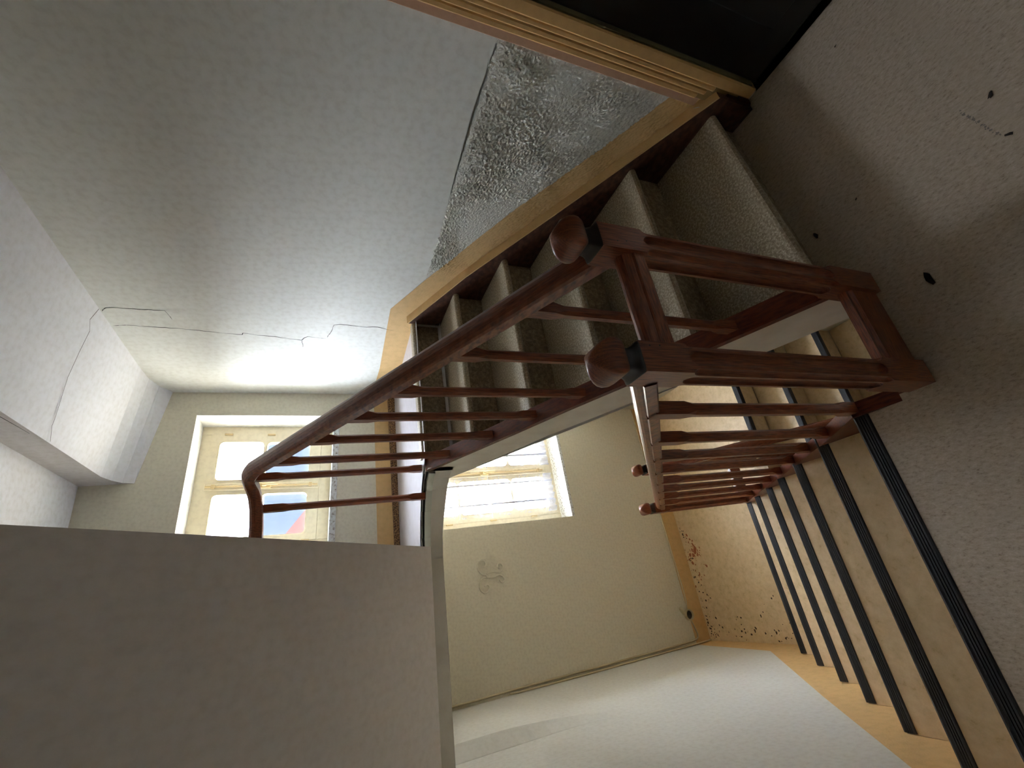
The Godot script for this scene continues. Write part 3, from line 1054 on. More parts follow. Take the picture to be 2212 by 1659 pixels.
func sash(parent: Node3D, x0: float, x1: float, y0: float, y1: float, panes: Array, zc: float) -> void:
	# a wooden leaf with rounded lights; panes: [x0, y0, x1, y1] each, ordered upwards
	var th := 0.034
	var st := fresh()
	# the face between the lights: a strip of stile at each side, rails between, spandrels at the round corners
	for s: float in [1.0, -1.0]:
		var z := zc + s * th / 2
		var n := Vector3(0, 0, s)
		var px0: float = panes[0][0]
		var px1: float = panes[0][2]
		quad(st, Vector3(x0, y0, z), Vector3(px0, y0, z), Vector3(px0, y1, z), Vector3(x0, y1, z), n)
		quad(st, Vector3(px1, y0, z), Vector3(x1, y0, z), Vector3(x1, y1, z), Vector3(px1, y1, z), n)
		var y := y0
		for p: Array in panes:
			quad(st, Vector3(px0, y, z), Vector3(px1, y, z), Vector3(px1, p[1], z), Vector3(px0, p[1], z), n)
			y = p[3]
		quad(st, Vector3(px0, y, z), Vector3(px1, y, z), Vector3(px1, y1, z), Vector3(px0, y1, z), n)
		for p: Array in panes:
			var ring := rounded(p[0], p[1], p[2], p[3], 0.024)
			var corner := [Vector2(p[2], p[3]), Vector2(p[0], p[3]), Vector2(p[0], p[1]), Vector2(p[2], p[1])]
			for q in 4:
				for k in 5:
					var a: Vector2 = ring[q * 6 + k]
					var b: Vector2 = ring[q * 6 + k + 1]
					tri(st, Vector3(corner[q].x, corner[q].y, z), Vector3(a.x, a.y, z), Vector3(b.x, b.y, z), n)
	for e: Array in [[x0, y0, x1, y0, 0, -1], [x1, y0, x1, y1, 1, 0], [x1, y1, x0, y1, 0, 1], [x0, y1, x0, y0, -1, 0]]:
		quad(st, Vector3(e[0], e[1], zc - th / 2), Vector3(e[2], e[3], zc - th / 2), Vector3(e[2], e[3], zc + th / 2), Vector3(e[0], e[1], zc + th / 2), Vector3(e[4], e[5], 0))
	var leaf := obj("sash", st, M.frame, parent)
	for p: Array in panes:
		# inner edge of the light with a raised rounded bead
		var ring := rounded(p[0], p[1], p[2], p[3], 0.024)
		var big := rounded(p[0] - 0.007, p[1] - 0.007, p[2] + 0.007, p[3] + 0.007, 0.030)
		var bd := fresh()
		var c := Vector2((p[0] + p[2]) / 2, (p[1] + p[3]) / 2)
		for k in ring.size():
			var m := (k + 1) % ring.size()
			var a: Vector2 = ring[k]
			var b: Vector2 = ring[m]
			var ao: Vector2 = big[k]
			var bo: Vector2 = big[m]
			var zf := zc + th / 2
			var inw := Vector3(c.x - a.x, c.y - a.y, 0)
			quad(bd, Vector3(a.x, a.y, zc - th / 2), Vector3(b.x, b.y, zc - th / 2), Vector3(b.x, b.y, zf), Vector3(a.x, a.y, zf), inw)
			quad(bd, Vector3(a.x, a.y, zf), Vector3(b.x, b.y, zf), Vector3(b.x, b.y, zf + 0.004), Vector3(a.x, a.y, zf + 0.004), inw)
			quad(bd, Vector3(a.x, a.y, zf + 0.004), Vector3(b.x, b.y, zf + 0.004), Vector3(bo.x, bo.y, zf + 0.0005), Vector3(ao.x, ao.y, zf + 0.0005), Vector3(0, 0, 1))
		obj("bead", bd, M.frame, leaf)
		var gl := fresh()
		quad(gl, Vector3(p[0], p[1], zc - 0.006), Vector3(p[2], p[1], zc - 0.006), Vector3(p[2], p[3], zc - 0.006), Vector3(p[0], p[3], zc - 0.006), Vector3(0, 0, 1))
		obj("pane", gl, M.glass, leaf)


func frame_bars(parent: Node3D, x0: float, x1: float, y0: float, y1: float, wide: float, foot: float, z0: float, z1: float) -> void:
	for e: Array in [[x0, y0, x0 + wide, y1], [x1 - wide, y0, x1, y1], [x0 + wide, y1 - wide, x1 - wide, y1], [x0 + wide, y0, x1 - wide, y0 + foot]]:
		var st := fresh()
		box(st, Vector3(e[0], e[1], z0), Vector3(e[2], e[3], z1), 0.003)
		obj("frame", st, M.frame, parent)


func espagnolette(parent: Node3D, x: float, y0: float, y1: float, z: float, yh: float) -> void:
	var o := Node3D.new()
	put(o, "espagnolette", parent)
	var st := fresh()
	tube(st, [Vector3(x, y0, z), Vector3(x, (y0 + y1) / 2, z), Vector3(x, y1, z)], 0.0055, 8)
	obj("rod", st, M.paintedmetal, o)
	st = fresh()
	box(st, Vector3(x - 0.016, yh - 0.035, z - 0.008), Vector3(x + 0.016, yh + 0.035, z + 0.006), 0.003)
	box(st, Vector3(x - 0.008, yh - 0.012, z + 0.004), Vector3(x + 0.008, yh + 0.012, z + 0.026), 0.003)
	obj("lock_box", st, M.paintedmetal, o)
	st = fresh()
	tube(st, [Vector3(x, yh, z + 0.022), Vector3(x + 0.002, yh - 0.03, z + 0.026), Vector3(x + 0.004, yh - 0.075, z + 0.024)], 0.006, 8)
	obj("handle", st, M.paintedmetal, o)
	for y: float in [y0 + 0.03, y1 - 0.05]:
		st = fresh()
		box(st, Vector3(x - 0.012, y, z - 0.010), Vector3(x + 0.012, y + 0.02, z + 0.008), 0.002)
		obj("guide", st, M.paintedmetal, o)


func build_windows() -> void:
	# upper window
	var w := structure("window_1", "upper casement window with rounded panes, sky and a slate roof beyond", "window")
	var pv := Vector3(0.27, 1.60, 0)
	w.position = pv
	w.rotation.z = deg_to_rad(-2.1)
	var zf := -2.56
	frame_bars(w, -0.135 - 0.27 - 0.03, 0.665 - 0.27 + 0.03, 1.215 - 1.60, 1.985 - 1.60 + 0.02, 0.095, 0.085, zf - 0.05, zf + 0.005)
	var xm := 0.0
	var py := [[1.367 - 1.6, 1.617 - 1.6], [1.637 - 1.6, 1.880 - 1.6]]
	var rp: Array = []
	var lp: Array = []
	for q: Array in py:
		rp.append([0.313 - 0.27, q[0], 0.553 - 0.27, q[1]])
		lp.append([-0.027 - 0.27, q[0], 0.222 - 0.27, q[1]])
	sash(w, xm + 0.001, 0.603 - 0.27, 1.300 - 1.6, 1.932 - 1.6, rp, zf - 0.01)
	sash(w, -0.068 - 0.27, xm - 0.001, 1.300 - 1.6, 1.932 - 1.6, lp, zf - 0.01)
	var st := fresh()
	box(st, Vector3(-0.022, -0.30, zf + 0.004), Vector3(0.022, 0.33, zf + 0.016), 0.005)
	obj("meeting_bead", st, M.frame, w)
	espagnolette(w, 0.0, -0.29, 0.32, zf + 0.022, 0.01)
	for y: float in [-0.24, 0.0, 0.24]:
		for x: float in [0.335, -0.34]:
			st = fresh()
			tube(st, [Vector3(x, y - 0.022, zf + 0.010), Vector3(x, y + 0.022, zf + 0.010)], 0.006, 8)
			obj("hinge", st, M.paintedmetal, w)
	st = fresh()
	box(st, Vector3(-0.42, -0.405, zf - 0.02), Vector3(0.41, -0.368, WZ + 0.010), 0.004)
	obj("sill", st, M.sill, w)

	# lower window
	var lw := structure("window_2", "lower casement window behind lace curtains, with a white dirty sill", "window")
	zf = -2.815
	frame_bars(lw, -0.105, 0.745, -0.545, 0.70, 0.065, 0.085, zf - 0.05, zf + 0.005)
	rp = []
	lp = []
	for q: Array in [[-0.425, -0.150], [-0.130, 0.296], [0.316, 0.58]]:
		lp.append([0.015, q[0], 0.270, q[1]])
		rp.append([0.380, q[0], 0.640, q[1]])
	sash(lw, -0.042, 0.324, -0.475, 0.640, lp, zf - 0.01)
	sash(lw, 0.326, 0.690, -0.475, 0.640, rp, zf - 0.01)
	st = fresh()
	box(st, Vector3(0.300, -0.475, zf + 0.004), Vector3(0.350, 0.635, zf + 0.016), 0.005)
	obj("meeting_bead", st, M.frame, lw)
	espagnolette(lw, 0.325, -0.44, 0.60, zf + 0.024, 0.08)
	for y: float in [-0.30, 0.05, 0.4]:
		st = fresh()
		tube(st, [Vector3(-0.045, y - 0.025, zf + 0.010), Vector3(-0.045, y + 0.025, zf + 0.010)], 0.006, 8)
		obj("hinge", st, M.paintedmetal, lw)
	st = fresh()
	box(st, Vector3(-0.10, -0.58, zf - 0.02), Vector3(0.74, -0.553, WL + 0.003), 0.004)
	obj("sill", st, M.sill, lw)
	curtain("lace_curtain", "lace curtain on the window leaf nearer the scroll relief, gathered in soft folds", -0.02, 0.290, zf + 0.032, 5)
	curtain("lace_curtain", "lace curtain on the window leaf half hidden by the white stair string", 0.362, 0.668, zf + 0.032, 8)


func curtain(called: String, label: String, x0: float, x1: float, z: float, sd: int) -> void:
	var o := thing(called, label, "curtain", Vector3.ZERO, "lace curtains at the lower window")
	var st := fresh()
	st.set_smooth_group(0)
	var nx := 60
	var ny := 30
	for i in ny:
		for j in nx:
			for c: Array in [[0, 0], [0, 1], [1, 1], [0, 0], [1, 1], [1, 0]]:
				var u := float(j + c[1]) / nx
				var v := float(i + c[0]) / ny
				var y := lerpf(0.60, -0.485, v) - 0.008 * absf(sin(u * 18.0)) * v
				var fold := 0.007 * sin(u * 34.0 + sd + 1.5 * sin(v * 2.0)) + 0.004 * sin(u * 71.0 + 2.0 * v)
				st.set_uv(Vector2(u * 2.0, v * 6.0))
				st.add_vertex(Vector3(lerpf(x0, x1, u), y, z + fold * (0.5 + 0.5 * v)))
	st.generate_normals()
	obj("cloth", st, M.lace, o)
	st = fresh()
	st.set_smooth_group(0)
	var rows: Array = []
	for i in 5:
		var row: Array = []
		for k in 50:
			var u := k / 49.0
			row.append(Vector3(lerpf(x0, x1, u), lerpf(-0.425, -0.50, i / 4.0) - 0.006 * absf(sin(u * 18.0)), z + 0.002 + 0.007 * sin(u * 34.0 + sd) + 0.004 * sin(u * 71.0)))
		rows.append(row)
	grid(st, rows, false)
	st.generate_normals()
	obj("hem", st, M.hem, o)
	for y: float in [0.60, 0.06]:
		st = fresh()
		tube(st, [Vector3(x0 - 0.012, y, z + 0.004), Vector3((x0 + x1) / 2, y - 0.002, z + 0.004), Vector3(x1 + 0.012, y, z + 0.004)], 0.0035, 6)
		obj("rod", st, M.sill, o)


# ------------------------------------------------------------------ door

func build_door() -> void:
	var t := structure("trim_1", "ochre moulded door casing, torn and scuffed at its foot", "trim")
	# vertical mouldings: (z0, z1, x face)
	var st := fresh()
	box(st, Vector3(0.800, 0.19, -0.030), Vector3(0.830, 2.0, -0.004), 0.002)
	var side := obj("back_band", st, M.casing_side, t)
	side.set_meta("label", "pinkish plain edge of the casing")
	for e: Array in [[-0.006, 0.012, 0.792, 0.21], [0.013, 0.030, 0.788, 0.19], [0.031, 0.047, 0.785, 0.17], [0.048, 0.082, 0.779, 0.035]]:
		st = fresh()
		box(st, Vector3(e[2], e[3], e[0]), Vector3(0.84, 2.0, e[1]), 0.004)
		obj("moulding", st, M.casing, t)
	st = fresh()
	box(st, Vector3(0.787, 0.055, 0.0815), Vector3(0.875, 2.0, 0.0865), 0.001)
	obj("jamb_edge", st, M.casing_edge, t)
	st = fresh()
	box(st, Vector3(0.800, 0.06, -0.006), Vector3(0.84, 0.215, 0.048), 0.003)
	obj("bare_patch", st, M.barewood, t)
	st = fresh()
	for e: Array in [[0.96, 1.06]]:
		box(st, Vector3(0.785, 0.0, e[0]), Vector3(0.86, 2.0, e[1]), 0.004)
	box(st, Vector3(0.785, 1.93, 0.05), Vector3(0.86, 2.03, 1.0), 0.004)
	obj("head_and_far_side", st, M.casing, t)

	var b := structure("baseboard_right", "short dark board between the first step and the door casing", "skirting")
	st = fresh()
	box(st, Vector3(0.790, 0.0, -0.034), Vector3(0.84, 0.108, 0.036), 0.004)
	obj("board", st, M.plinth, b)

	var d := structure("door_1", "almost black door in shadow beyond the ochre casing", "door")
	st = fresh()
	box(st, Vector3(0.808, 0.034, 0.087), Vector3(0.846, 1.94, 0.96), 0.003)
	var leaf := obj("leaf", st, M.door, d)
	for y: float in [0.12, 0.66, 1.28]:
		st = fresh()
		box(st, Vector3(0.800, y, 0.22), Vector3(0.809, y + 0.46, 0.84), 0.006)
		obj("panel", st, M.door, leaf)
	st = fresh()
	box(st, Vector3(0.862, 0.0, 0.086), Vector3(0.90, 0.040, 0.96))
	obj("gap_shade_strip", st, M.door, d)  # black strip: the shade in the gap under the leaf, put in as colour


# ------------------------------------------------------------------ balustrades

func newel(parent: Node3D, cx: float, cz: float, y0: float, y1: float, flute_low: float) -> void:
	# a square post with hollow flutes on its faces, stopped chamfers on its arrises and a carved cap
	var h := 0.0285
	var top := y1 - 0.100
	var low := y0 + flute_low
	var ys: Array = []
	for k in 3:
		ys.append(lerpf(y0, low - 0.012, k / 2.0))
	for k in 9:
		ys.append(low - 0.010 + 0.034 * k / 8.0)
	for k in range(1, 8):
		ys.append(lerpf(low + 0.024, top - 0.024, k / 8.0))
	for k in 9:
		ys.append(top - 0.024 + 0.034 * k / 8.0)
	for k in 3:
		ys.append(lerpf(top + 0.012, y1, k / 2.0))
	var st := fresh()
	st.set_smooth_group(-1)
	for f in 4:
		var out := Vector3(1, 0, 0).rotated(Vector3.UP, f * PI / 2)
		var side := Vector3(0, 0, 1).rotated(Vector3.UP, f * PI / 2)
		var rows: Array = []
		for y: float in ys:
			# along: 0 at the stops of the worked length, 1 well inside
			var e := minf(y - low, top - y)
			var m := sqrt(maxf(0.0, 1.0 - pow(1.0 - clampf(e / 0.018, 0.0, 1.0), 2.0)))
			var fw := 0.46 * h * m
			var cw := 0.0095 * m
			var row: Array = []
			for sg: float in [-1.0, 1.0]:
				var half: Array = []
				for k in 9:
					var u := k / 8.0
					var d := 0.0115 * m * sqrt(maxf(0.0, 1.0 - u * u))
					half.append(Vector2(sg * fw * u, h - d))
				half.append(Vector2(sg * fw * 1.02, h))
				half.append(Vector2(sg * (h - cw) * 0.99, h))
				for k in 5:
					var t := PI / 4 * k / 4.0
					half.append(Vector2(sg * (h - cw * cos(t)), h - cw * sin(t)))
				if sg < 0.0:
					half.reverse()
					half.pop_back()
				for q: Vector2 in half:
					row.append(Vector3(cx, y, cz) + out * q.y + side * q.x)
			rows.append(row)
		grid(st, rows, false, true)
		for r: Array in [rows[0], rows[-1]]:
			for k in r.size() - 1:
				var q: Array = [Vector3(cx, r[0].y, cz), r[k], r[k + 1]]
				for v: Vector3 in q:
					st.add_vertex(v)
	st.generate_normals()
	var post := obj("newel_post", st, M.wood, parent)
	# dark polished hollow below the cap, then the cap itself: square rounded dome
	var collar := square_lathe(cx, cz, y1, [[0.0, 0.0285], [0.0025, 0.0285], [0.007, 0.0240], [0.013, 0.0205], [0.020, 0.0190], [0.026, 0.0190]], 14.0)
	obj("newel_collar", collar, M.darkwood, post)
	var dome := square_lathe(cx, cz, y1, [[0.024, 0.0190], [0.027, 0.0235], [0.032, 0.0285], [0.040, 0.0318], [0.050, 0.0328], [0.060, 0.0310], [0.069, 0.0268], [0.077, 0.0205], [0.083, 0.0130], [0.0870, 0.0060], [0.0880, 0.0]], 11.0)
	obj("newel_cap", dome, M.wood, post)


func square_lathe(cx: float, cz: float, y: float, profile: Array, power: float) -> SurfaceTool:
	var st := fresh()
	st.set_smooth_group(0)
	var rows: Array = []
	for p: Array in profile:
		var row: Array = []
		for k in 40:
			var a := TAU * k / 40.0
			var r: float = p[1] / pow(pow(absf(cos(a)), power) + pow(absf(sin(a)), power), 1.0 / power)
			row.append(Vector3(cx + r * cos(a), y + p[0], cz + r * sin(a)))
		rows.append(row)
	grid(st, rows, true)
	st.generate_normals()
	return st


func baluster(parent: Node3D, x: float, z: float, y0: float, y1: float, half := 0.0148) -> void:
	# square ends, chamfered between
	var st := fresh()
	st.set_smooth_group(-1)
	var rows: Array = []
	var a := y0 + 0.055
	var b := y1 - 0.085
	for q: Array in [[y0, 0.0005, 0.0], [a, 0.0005, 0.0], [a + 0.025, 0.0072, 0.0012], [b - 0.028, 0.0072, 0.0012], [b, 0.0005, 0.0], [y1, 0.0005, 0.0]]:
		var h: float = half - q[2]
		var c: float = q[1]
		var row: Array = []
		for s: Array in [[1, 1], [-1, 1], [-1, -1], [1, -1]]:
			var p := Vector3(x + s[0] * h, q[0], z + s[1] * h)
			if s[0] == s[1]:
				row.append(p - Vector3(0, 0, s[1] * c))
				row.append(p - Vector3(s[0] * c, 0, 0))
			else:
				row.append(p - Vector3(s[0] * c, 0, 0))
				row.append(p - Vector3(0, 0, s[1] * c))
		rows.append(row)
	grid(st, rows, true)
	st.generate_normals()
	obj("baluster", st, M.wood, parent)


func rail_profile(half: float, high: float) -> Array:
	# flat below, upright sides, domed top; (across, above the middle)
	var p: Array = [Vector2(-half + 0.004, -high / 2), Vector2(half - 0.004, -high / 2), Vector2(half, -high / 2 + 0.004), Vector2(half, high * 0.10)]
	for k in range(1, 8):
		var a := PI * k / 8.0
		p.append(Vector2(cos(a) * half, high * 0.10 + sin(a) * high * 0.40))
	p.append(Vector2(-half, high * 0.10))
	p.append(Vector2(-half, -high / 2 + 0.004))
	return p


func moulded_profile(half: float, high: float) -> Array:
	# flat below, upright sides, a quirk, then a round back
	var b := -high / 2
	var p: Array = [Vector2(-half + 0.003, b), Vector2(half - 0.003, b), Vector2(half, b + 0.003), Vector2(half, b + high * 0.50), Vector2(half - 0.003, b + high * 0.54), Vector2(half * 0.80, b + high * 0.54), Vector2(half * 0.78, b + high * 0.62)]
	for k in range(1, 8):
		var a := PI * k / 8.0
		p.append(Vector2(cos(a) * half * 0.76, b + high * 0.62 + sin(a) * high * 0.38))
	p.append(Vector2(-half * 0.78, b + high * 0.62))
	p.append(Vector2(-half * 0.80, b + high * 0.54))
	p.append(Vector2(-half + 0.003, b + high * 0.54))
	p.append(Vector2(-half, b + high * 0.50))
	p.append(Vector2(-half, b + 0.003))
	return p


func build_balustrades() -> void:
	var a := thing("stair_balustrade", "red brown balustrade of the upward flight, rising to the bend over the well", "balustrade")
	newel(a, 0.0265, 0.0480, 0.0, 0.838, 0.165)
	var st := fresh()
	var path: Array = []
	for k in 8:
		var z := lerpf(0.028, -1.33, k / 7.0)
		path.append(Vector3(0.0275, 0.793 - 0.536 * z + 0.0265, z))
	for q: Array in [[0.0272, 1.5475, -1.375], [0.0255, 1.558, -1.415], [0.019, 1.560, -1.450], [0.006, 1.556, -1.478], [-0.016, 1.548, -1.498], [-0.045, 1.540, -1.510], [-0.09, 1.533, -1.517], [-0.16, 1.529, -1.520], [-0.38, 1.527, -1.522]]:
		path.append(Vector3(q[0], q[1], q[2]))
	sweep(st, path, rail_profile(0.0275, 0.050))
	obj("handrail", st, M.railwood, a)
	for q: Array in [[-0.175, 0.236], [-0.394, 0.348], [-0.625, 0.468], [-0.822, 0.565], [-1.030, 0.668], [-1.262, 0.785], [-1.470, 0.846]]:
		baluster(a, 0.0285, q[0], q[1], minf(0.793 - 0.536 * q[0] + 0.012, 1.545))
	baluster(a, -0.088, -1.528, 0.846, 1.522)
	# rails that tie the two newels together at the landing
	st = fresh()
	sweep(st, [Vector3(0.0, 0.768, 0.048), Vector3(-0.10, 0.768, 0.048), Vector3(-0.202, 0.768, 0.048)], moulded_profile(0.0225, 0.052))
	obj("short_rail", st, M.crosswood, a)
	st = fresh()
	sweep(st, [Vector3(0.0, 0.065, 0.048), Vector3(-0.10, 0.065, 0.048), Vector3(-0.202, 0.065, 0.048)], [Vector2(-0.017, -0.062), Vector2(0.017, -0.062), Vector2(0.017, 0.036), Vector2(0.010, 0.042), Vector2(0.010, 0.052), Vector2(-0.010, 0.052), Vector2(-0.010, 0.042), Vector2(-0.017, 0.036)])
	obj("stretcher", st, M.crosswood, a)

	var b := thing("stair_balustrade", "red brown balustrade of the downward flight, its fluted newel beside the black edged steps", "balustrade")
	newel(b, -0.2305, 0.0490, 0.0, 0.829, 0.165)
	st = fresh()
	path = []
	for k in 9:
		var z := lerpf(0.024, -1.612, k / 8.0)
		path.append(Vector3(-0.2345, 0.776 + 0.826 * z, z))
	sweep(st, path, moulded_profile(0.0275, 0.046))
	obj("handrail", st, M.railwood, b)
	for q: Array in [[-0.106, 0.018], [-0.296, -0.155], [-0.463, -0.296], [-0.635, -0.442], [-0.822, -0.602], [-1.000, -0.753], [-1.195, -0.915], [-1.400, -1.080]]:
		baluster(b, -0.250, q[0], q[1] - 0.01, 0.776 + 0.826 * q[0] - 0.008)
	newel(b, -0.243, -1.640, YL, -0.515, 0.30)

	for q: Array in [[a, [[0.0144, 0.803], [0.0171, 0.782]]], [b, [[-0.2109, 0.808], [-0.2096, 0.787]]]]:
		for e: Array in q[1]:
			st = fresh()
			tube(st, [Vector3(e[0], e[1], 0.070), Vector3(e[0], e[1], 0.0779 if q[0] == b else 0.0768)], 0.0016, 8)
			obj("plugged_hole", st, M.darkwood, q[0].get_node("newel_post"))

	var d := thing("stair_balustrade", "red brown balustrade of the lowest flight, behind the spindles of the downward flight", "balustrade")
	newel(d, 0.0, -1.690, YL - 0.25, -0.575, 0.45)
	st = fresh()
	path = []
	for k in 7:
		var z := lerpf(-1.668, -0.32, k / 6.0)
		path.append(Vector3(0.0, -0.685 - 0.86 * (z + 1.586), z))
	sweep(st, path, moulded_profile(0.0275, 0.046))
	obj("handrail", st, M.railwood, d)
	for k in 6:
		var z := -1.50 + 0.2 * k
		baluster(d, 0.0, z, YL + 0.02 - 0.86 * (z + 1.60), -0.69 - 0.86 * (z + 1.586))
	st = fresh()
	sweep(st, [Vector3(-0.028, -0.640, -1.68), Vector3(-0.12, -0.640, -1.672), Vector3(-0.216, -0.640, -1.66)], [Vector2(-0.021, -0.026), Vector2(0.021, -0.026), Vector2(0.021, 0.008), Vector2(0.010, 0.022), Vector2(0.0, 0.026), Vector2(-0.010, 0.022), Vector2(-0.021, 0.008)])
	obj("short_rail", st, M.crosswood, d)
	st = fresh()
	box(st, Vector3(-0.216, -1.36, -1.69), Vector3(-0.028, -1.27, -1.66), 0.005)
	obj("stretcher", st, M.crosswood, d)


# ------------------------------------------------------------------ outside

func build_outside() -> void:
	var h := thing("neighbouring_house", "neighbouring house with a grey blue slate roof seen through the upper window", "house")
	var st := fresh()
	box(st, Vector3(-18, -9, -21), Vector3(20, -0.92, -14.7))
	obj("wall", st, M.render, h)
	# slate courses, each a stepped strip
	var n := 16
	for k in n:
		var t0 := float(k) / n
		var t1 := float(k + 1) / n
		var a := Vector3(0, lerpf(-0.9, 3.05, t0), lerpf(-14.38, -17.5, t0))
		var b := Vector3(0, lerpf(-0.9, 3.05, t1), lerpf(-14.38, -17.5, t1))
		var up := (b - a).cross(Vector3.RIGHT).normalized()
		if up.y < 0.0:
			up = -up
		st = fresh()
		var x0 := Vector3(-18.2, 0, 0)
		var x1 := Vector3(20.2, 0, 0)
		quad(st, a + x0 + up * 0.008, a + x1 + up * 0.008, b + x1 + up * 0.01, b + x0 + up * 0.01, up)
		quad(st, a + x0, a + x1, a + x1 + up * 0.008, a + x0 + up * 0.008, Vector3(0, 0, 1))
		obj("slate_course", st, M.slate if k % 2 else M.slate_b, h)
	st = fresh()
	quad(st, Vector3(-18.2, 3.05, -17.5), Vector3(20.2, 3.05, -17.5), Vector3(20.2, -0.9, -20.6), Vector3(-18.2, -0.9, -20.6), Vector3(0, 1, -1))
	obj("far_slope", st, M.slate, h)

	var g := thing("clay_roof", "pink clay tiled gable in front of the slate roof", "roof")
	st = fresh()
	# a gable whose sloping verge falls from upper left to lower right
	var p := [Vector2(-3.6, 0.1), Vector2(2.3, 0.1), Vector2(2.3, 0.55), Vector2(1.205, 1.505), Vector2(0.90, 1.745), Vector2(-0.6, 2.95), Vector2(-3.6, 0.5)]
	var f: Array = []
	for q: Vector2 in p:
		f.append(Vector3(q.x * 1.4 + 0.5335 * 0.4, q.y * 1.4 - 1.3047 * 0.4, -11.43))
	poly(st, f, Vector3(0, 0, 1))
	for i in f.size():
		var j := (i + 1) % f.size()
		var a: Vector3 = f[i]
		var b: Vector3 = f[j]
		quad(st, a, b, b + Vector3(0, 0, -1.2), a + Vector3(0, 0, -1.2), Vector3(-(b.y - a.y), b.x - a.x, 0) * -1.0)
	obj("gable", st, M.clay, g)


# ------------------------------------------------------------------ small things

func build_small_things() -> void:
	# wall anchor under paint: four scrolls round a flat stem
	var s := thing("wall_anchor", "scrolled iron wall anchor painted over with the cream wall below the lace window", "wall anchor", Vector3(-0.43, 0.2, WL))
	var st := fresh()
	for c: Array in [
			[[0.0003, 0.0182], [0.0096, 0.0465], [0.0342, 0.0677], [0.0635, 0.0749], [0.0909, 0.0652], [0.1030, 0.0388], [0.0955, 0.0149], [0.0744, 0.0066], [0.0597, 0.0124], [0.0527, 0.0258]],
			[[0.0064, 0.0149], [0.0156, -0.0213], [0.0116, -0.0508], [0.0065, -0.0803], [0.0161, -0.0996], [0.0345, -0.1115], [0.0528, -0.1080], [0.0603, -0.0938], [0.0544, -0.0788], [0.0415, -0.0756], [0.0300, -0.0865]],
			[[-0.0146, 0.0203], [-0.0168, 0.0427], [-0.0334, 0.0621], [-0.0573, 0.0738], [-0.0851, 0.0714], [-0.1044, 0.0547], [-0.1096, 0.0409], [-0.1015, 0.0178], [-0.0842, 0.0055], [-0.0665, 0.0104], [-0.0602, 0.0242], [-0.0685, 0.0400]],
			[[-0.0138, 0.0177], [-0.0193, -0.0137], [-0.0170, -0.0440], [-0.0111, -0.0726], [-0.0185, -0.0942], [-0.0334, -0.1071], [-0.0495, -0.1122], [-0.0615, -0.0976], [-0.0538, -0.0811], [-0.0424, -0.0778]]]:
		var cv := Curve3D.new()
		for q: Array in c:
			cv.add_point(Vector3(q[0], q[1], 0.001))
		for i in range(1, c.size() - 1):
			var d: Vector3 = (cv.get_point_position(i + 1) - cv.get_point_position(i - 1)) * 0.2
			cv.set_point_in(i, -d)
			cv.set_point_out(i, d)
		cv.bake_interval = 0.005
		var pts: Array = []
		for q in cv.get_baked_points():
			pts.append(q)
		sweep(st, pts, [Vector2(-0.0055, -0.0065), Vector2(0.0055, -0.0065), Vector2(0.0052, 0.007), Vector2(0.003, 0.0095), Vector2(-0.003, 0.0095), Vector2(-0.0052, 0.007)], Vector3(0.02, 0.01, 1).normalized())
	obj("scroll", st, M.cream, s)
	st = fresh()
	box(st, Vector3(-0.017, -0.075, -0.006), Vector3(0.010, 0.022, 0.004), 0.003)
	obj("stem", st, M.cream, s)
	st = fresh()
	tube(st, [Vector3(-0.0038, 0.020, 0.0), Vector3(-0.0038, 0.020, 0.0052)], 0.002, 8)
	obj("nail_hole", st, M.crack, s)

	# junction box with its lid hanging open, and the cables
	var j := thing("junction_box", "round grey junction box with its lid hanging open above the ochre skirting", "junction box", Vector3(-0.945, -1.405, WL))
	st = fresh()
	var ring: Array = []
	for r: Array in [[0.040, 0.0], [0.040, 0.022], [0.037, 0.025], [0.032, 0.025], [0.031, 0.006], [0.0, 0.006]]:
		var row: Array = []
		for k in 28:
			row.append(Vector3(cos(TAU * k / 28) * r[0], sin(TAU * k / 28) * r[0], r[1]))
		ring.append(row)
	st.set_smooth_group(-1)
	grid(st, ring, true)
	st.generate_normals()
	obj("body", st, M.cable, j)
	st = fresh()
	var disc: Array = []
	for k in 24:
		disc.append(Vector3(cos(TAU * k / 24) * 0.030, sin(TAU * k / 24) * 0.030, 0.009))
	for k in 24:
		tri(st, Vector3(0, 0, 0.009), disc[k], disc[(k + 1) % 24], Vector3(0, 0, 1))
	tube(st, [Vector3(0, 0, 0.009), Vector3(0, 0, 0.018)], 0.006, 10)
	obj("terminal_plate", st, M.metal, j)
	st = fresh()
	ring = []
	var hinge := Transform3D(Basis(Vector3(0.9, 0.3, 0.2).normalized(), 1.35), Vector3(0.030, 0.070, 0.026))
	for r: Array in [[0.0, 0.0], [0.034, 0.0], [0.036, 0.002], [0.036, 0.008], [0.032, 0.008], [0.030, 0.004], [0.0, 0.004]]:
		var row: Array = []
		for k in 28:
			row.append(hinge * Vector3(cos(TAU * k / 28) * r[0], sin(TAU * k / 28) * r[0], r[1]))
		ring.append(row)
	st.set_smooth_group(-1)
	grid(st, ring, true)
	st.generate_normals()
	obj("lid", st, M.cable, j)

	st = fresh()
	var z := WL + 0.006
	tube(st, [Vector3(NX - 0.01, -1.412, z), Vector3(0.3, -1.410, z), Vector3(-0.153, -1.408, z), Vector3(-0.5, -1.414, z), Vector3(-0.777, -1.422, z), Vector3(-0.85, -1.418, z), Vector3(-0.888, -1.408, z), Vector3(-0.908, -1.405, z)], 0.0055, 8)
	var c := obj("skirting_cable", st, M.cable)
	tag(c, "thin painted cable running along the top of the ochre skirting to the junction box", "cable")
	st = fresh()
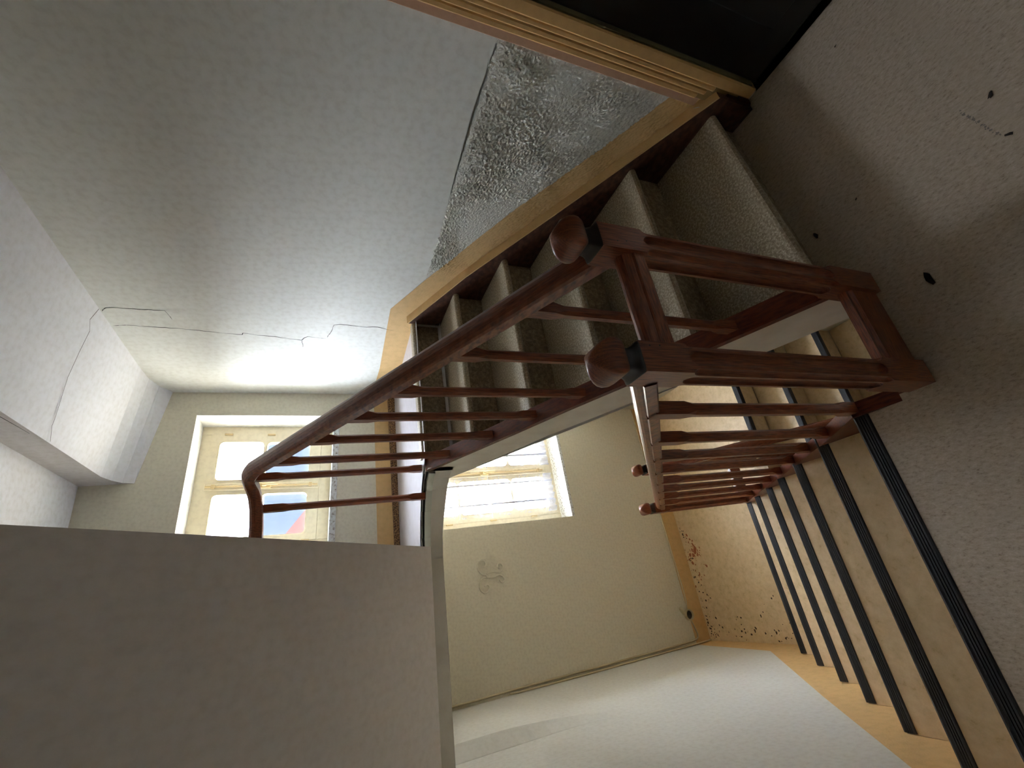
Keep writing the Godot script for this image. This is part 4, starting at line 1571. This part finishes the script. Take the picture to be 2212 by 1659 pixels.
	tube(st, [Vector3(-0.983, -1.412, z), Vector3(-1.02, -1.425, z), Vector3(-1.08, -1.440, z), Vector3(-1.105, -1.436, z), Vector3(-1.118, -1.415, z), Vector3(-1.122, -1.37, z), Vector3(-1.124, -1.2, z), Vector3(-1.126, -0.6, z), Vector3(-1.124, 0.0, z), Vector3(-1.128, 0.4, z), Vector3(-1.126, 0.79, z)], 0.0065, 8)
	c = obj("corner_cable", st, M.cable)
	tag(c, "painted cable bending from the junction box up along the wall corner", "cable")
	st = fresh()
	tube(st, [Vector3(XL + 0.008, YL + 0.01, WL + 0.014), Vector3(XL + 0.007, -1.40, WL + 0.022), Vector3(XL + 0.007, -1.0, WL + 0.024), Vector3(XL + 0.006, -0.4, WL + 0.027), Vector3(XL + 0.008, 0.10, WL + 0.016), Vector3(XL + 0.012, 0.16, WL + 0.008)], 0.006, 8)
	c = obj("corner_cable", st, M.cable)
	tag(c, "second painted cable rising from the floor corner, nearer the stepped band", "cable")

	# litter on the landing floor
	var rng := RandomNumberGenerator.new()
	rng.seed = 3
	var lab := [
		["curled dead leaf on the shaded floor in front of the newel posts", -0.035, 0.170, 0.016],
		["brown leaf scrap on the floor beside the first speckled step", 0.241, 0.012, 0.011],
		["dark crumb on the brightly lit floor, alone far from the steps", 0.254, 0.423, 0.008],
		["dark crumb at the end of the grey scuff on the lit floor", 0.153, 0.405, 0.007],
		["small black speck on the shaded floor before the first step", 0.255, 0.134, 0.004],
		["dark crumb on the lit floor near the black door", 0.685, 0.278, 0.004]]
	for q: Array in lab:
		st = fresh()
		var p: Array = []
		var r: float = q[3]
		var turn := rng.randf() * TAU
		for k in 9:
			var a := TAU * k / 9.0
			var e := r * (0.55 + 0.5 * rng.randf())
			var v := Vector2(cos(a) * e * 1.3, sin(a) * e * 0.55).rotated(turn)
			p.append(Vector3(q[1] + v.x, 0.0008 + 0.25 * r * rng.randf(), q[2] + v.y))
		for k in 9:
			tri(st, Vector3(q[1], 0.35 * r, q[2]), p[k], p[(k + 1) % 9], Vector3.UP)
			tri(st, Vector3(q[1], 0.0006, q[2]), p[k], p[(k + 1) % 9], Vector3.DOWN)
		c = obj("leaf_litter", st, M.leaf)
		tag(c, q[0], "litter", "litter on the landing floor")
	st = fresh()
	for k in 26:
		var t := k / 25.0
		flake(st, rng, lerpf(0.269, 0.165, t) + rng.randfn(0, 0.002), lerpf(0.374, 0.394, t) + rng.randfn(0, 0.0015), 0.0, 0.0012 + 0.0022 * rng.randf())
	c = obj("scuff_mark", st, surf(Color(0.56, 0.52, 0.48), 0.8), get_node("floor"))

	# torn strip of wallpaper at the foot of the casing
	st = fresh()
	poly(st, [Vector3(0.797, 0.190, -0.036), Vector3(0.786, 0.186, -0.022), Vector3(0.778, 0.140, -0.014), Vector3(0.784, 0.139, -0.018), Vector3(0.793, 0.178, -0.030)], Vector3(-1, 0.2, 0.3))
	poly(st, [Vector3(0.798, 0.190, -0.037), Vector3(0.787, 0.186, -0.023), Vector3(0.779, 0.140, -0.015), Vector3(0.785, 0.139, -0.019), Vector3(0.794, 0.178, -0.031)], Vector3(1, -0.2, -0.3))
	c = obj("paper_strip", st, M.paper)
	tag(c, "torn white paper strip curling off the foot of the ochre door casing", "paper")
